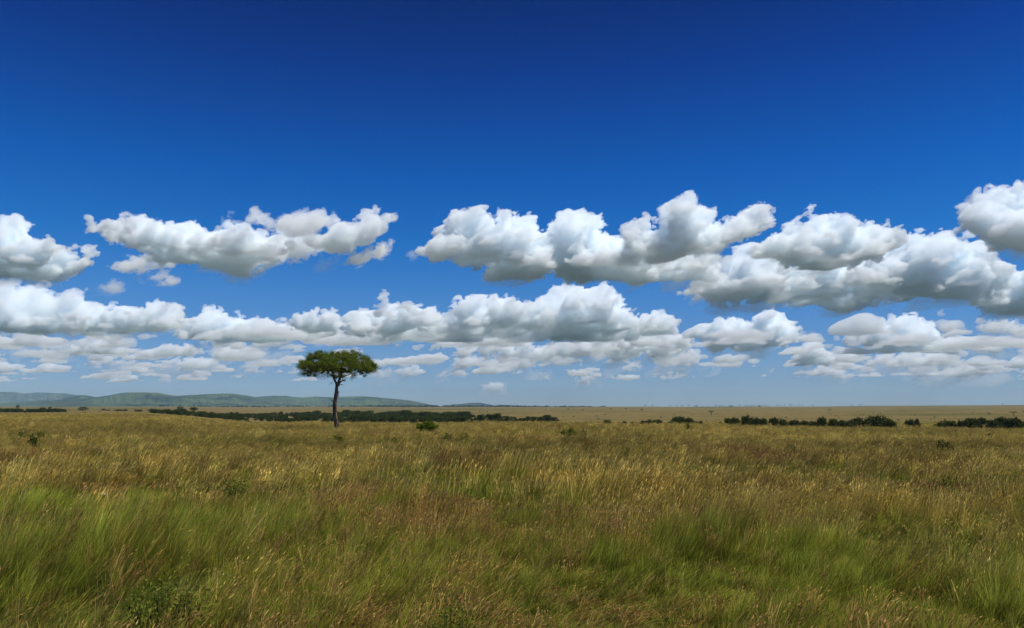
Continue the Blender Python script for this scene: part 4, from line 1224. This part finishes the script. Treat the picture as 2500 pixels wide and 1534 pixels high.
# patches of the photograph: (x, y, half width, half height in photo pixels, kind, weight)
PATCH = [
 (1080, 1075, 130, 10, 2, 2.6), (960, 1072, 45, 8, 3, 1.6), (600, 1058, 70, 10, 2, 1.8), (528, 1060, 26, 8, 3, 2.4), (640, 1110, 110, 16, 2, 1.4),
 (1560, 1083, 70, 9, 3, 2.4), (1700, 1082, 110, 10, 3, 1.8), (1860, 1088, 90, 10, 3, 2.4), (2420, 1060, 60, 8, 2, 2.6), (1290, 1077, 25, 9, 2, 2.0),
 (80, 1060, 90, 12, 2, 1.5), (250, 1105, 140, 20, 2, 1.1), (240, 1240, 200, 45, 2, 2.0), (60, 1240, 90, 50, 2, 1.5), (430, 1195, 120, 22, 3, 1.6),
 (1230, 1240, 60, 40, 2, 1.5), (1150, 1380, 190, 50, 2, 2.0), (1230, 1420, 170, 40, 3, 1.8), (1480, 1350, 120, 40, 2, 2.2), (950, 1340, 60, 30, 2, 1.2),
 (820, 1230, 80, 30, 1, 2.2), (900, 1270, 100, 28, 1, 2.0), (1130, 1250, 130, 35, 1, 1.8), (1800, 1115, 160, 22, 1, 1.3), (2000, 1120, 200, 25, 1, 1.1), (1100, 1130, 150, 25, 1, 1.0),
 (650, 1130, 120, 25, 1, 1.2), (380, 1150, 130, 22, 1, 1.4), (1010, 1440, 90, 30, 4, 2.0), (1310, 1480, 100, 30, 4, 2.4), (1720, 1500, 70, 40, 4, 2.0), (560, 1370, 50, 25, 4, 1.8), (400, 1420, 170, 60, 3, 2.0),
 (120, 1350, 150, 40, 3, 1.6), (150, 1470, 180, 60, 3, 1.6), (1850, 1250, 120, 50, 0, 1.8), (2200, 1230, 160, 45, 0, 2.4), (1560, 1190, 150, 40, 0, 1.4), (730, 1170, 120, 40, 0, 1.4),
 (2380, 1320, 150, 90, 3, 2.0), (2150, 1380, 200, 60, 3, 1.4), (2000, 1300, 120, 30, 0, 0.8), (1950, 1370, 150, 50, 2, 1.4), (2300, 1480, 250, 60, 2, 1.5), (1580, 1480, 120, 50, 3, 1.6),
 (640, 1270, 130, 35, 2, 1.6), (300, 1290, 330, 45, 2, 1.8), (1200, 1330, 300, 60, 2, 1.4), (1750, 1400, 250, 60, 2, 1.4), (100, 1420, 200, 60, 2, 1.2), (760, 1400, 160, 60, 2, 1.6), (700, 1420, 120, 60, 1, 1.0), (950, 1290, 60, 20, 0, 1.6), (1000, 1110, 200, 18, 0, 1.0),
]

def scatter(name, label, dmin, dmax, dens, sources, seed, amin=-0.74, amax=0.74, wide=1.0):
    rs = np.random.default_rng(seed)
    dd = np.geomspace(dmin, dmax, 600)
    pdf = dens(dd) * dd * (amax - amin)
    cum = np.concatenate([[0], np.cumsum((pdf[1:] + pdf[:-1]) / 2 * np.diff(dd))])
    n = int(cum[-1])
    d = np.interp(rs.random(n) * cum[-1], cum, dd)
    y = d
    x = d * rs.uniform(amin, amax, n) + rs.uniform(-2.5, 2.5, n)
    W = np.zeros((5, n))
    far = smooth(14, 60, d)
    W[0] = 0.32 + 1.5 * far + 0.45 * field("straw", x, y, 9) + 0.35 * field("straw_b", x, y, 40)
    W[1] = -0.1 + 0.35 * far + 0.58 * field("red", x, y, 8) + 0.35 * field("red_b", x, y, 45)
    W[2] = 2.3 - 1.65 * far + 0.4 * field("green", x, y, 7) + 0.3 * field("green_b", x, y, 38)
    W[3] = 1.5 - 1.4 * far + 0.6 * field("deep", x, y, 6)  # more deep green up close, plant colour standing in for shadowed grass
    W[4] = 0.0 - 0.5 * far + 0.6 * field("dead", x, y, 4)
    for (px, py, hw, hh, k, wt) in PATCH:
        c = px_ground(px, py); l = px_ground(px - hw, py); f = px_ground(px, py - hh); b = px_ground(px, py + hh)
        rx = abs(c[0] - l[0]); ry = max((f[1] - b[1]) / 2, 0.8)
        yc = (f[1] + b[1]) / 2
        q = ((x - c[0]) / rx) ** 2 + ((y - yc) / ry) ** 2
        if py > 1250 and k in (0, 1, 2, 4): wt *= 0.55
        W[k] += wt * np.exp(-q * 0.9)
    W = np.maximum(W, 0) ** 2.2 + 0.03
    W /= W.sum(0)
    r = rs.random(n)
    kind = (r[None] > np.cumsum(W, 0)).sum(0).clip(0, 4)
    var = rs.integers(0, 3, n)
    idx = kind * 3 + var
    # tussocks: low dark hollows between taller stands near the viewer
    tus = field("tussock", x, y, 2.2, 3) * (1 - 0.55 * smooth(14, 60, d))
    hs = rs.uniform(0.7, 1.2, n) * (1 + 0.27 * tus).clip(0.35, 1.6) * (1 + 0.13 * field("height", x, y, 11)).clip(0.6, 1.4)
    ws = rs.uniform(0.85, 1.25, n) * wide * (1 + 0.5 * smooth(60, 300, d))
    scl = np.stack([ws, ws, hs], -1)
    rot = np.zeros((n, 3))
    rot[:, 2] = rs.normal(0, 0.55, n)
    gust = field("gust", x, y, 14)
    rot[:, 1] = 0.16 + 0.14 * far + 0.08 * gust + rs.normal(0, 0.09, n)      # bent by the wind, all the same way
    rot[:, 0] = rs.normal(0, 0.1, n)
    b = (0.97 + rs.uniform(-0.5, 0.55, n) * (1 - 0.5 * far)) * (1 + 0.10 * tus).clip(0.6, 1.4) * (1 + 0.12 * field("tone", x, y, 16))  # tint also drops in the low hollows, shade put into the colour
    tint = np.stack([b * rs.uniform(0.92, 1.08, n), b, b * rs.uniform(0.85, 1.15, n)], -1)
    keep = np.ones(n, bool)
    for bx_, by_, bw_ in BUSH_SPOTS:                      # grass thinned in front of the shrubs to keep them in view
        keep &= ~((np.abs(x - bx_ * y / by_) < bw_ * 0.5) & (y > by_ - 7.5) & (y < by_ + 1.0) & (rs.random(n) < 0.88))
    x, y, scl, rot, idx, tint = x[keep], y[keep], scl[keep], rot[keep], idx[keep], tint[keep]
    P = np.stack([x, y, ground_z(x, y)], -1)
    return instancer(name, P, scl, rot, idx, sources, tint, label, "grass")

NEARS, FARS = near_set(), far_set()
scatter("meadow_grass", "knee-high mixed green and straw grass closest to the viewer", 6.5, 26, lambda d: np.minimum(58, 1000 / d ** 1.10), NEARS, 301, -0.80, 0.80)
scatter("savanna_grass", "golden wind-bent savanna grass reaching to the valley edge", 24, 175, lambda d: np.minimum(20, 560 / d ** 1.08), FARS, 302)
scatter("plain_grass", "thin tan grass over the plain beyond the golden stand", 165, 520, lambda d: 260 / d ** 1.2, FARS, 303, -0.72, 0.72, 1.6)
# ------------------------------------------------------------------ air
m, nt, out = nmat("air")
v = nt.nodes.new("ShaderNodeVolumePrincipled")
v.inputs["Color"].default_value = (0.50, 0.76, 1.0, 1)
v.inputs["Density"].default_value = 3.5e-5
v.inputs["Anisotropy"].default_value = 0.0
nt.links.new(v.outputs[0], out.inputs["Volume"])
hx0, hx1, hy0, hy1, hz0, hz1 = -21000, 21000, -3000, 19500, -25, 325
tag(mesh_obj("haze", [(hx0, hy0, hz0), (hx1, hy0, hz0), (hx1, hy1, hz0), (hx0, hy1, hz0), (hx0, hy0, hz1), (hx1, hy0, hz1), (hx1, hy1, hz1), (hx0, hy1, hz1)],
    [(3, 2, 1, 0), (4, 5, 6, 7), (0, 1, 5, 4), (1, 2, 6, 5), (2, 3, 7, 6), (3, 0, 4, 7)], m), kind="stuff")
sc.cycles.max_bounces = 44
sc.cycles.volume_bounces = 36
sc.cycles.diffuse_bounces = 3
sc.cycles.transmission_bounces = 3
sc.cycles.transparent_max_bounces = 48
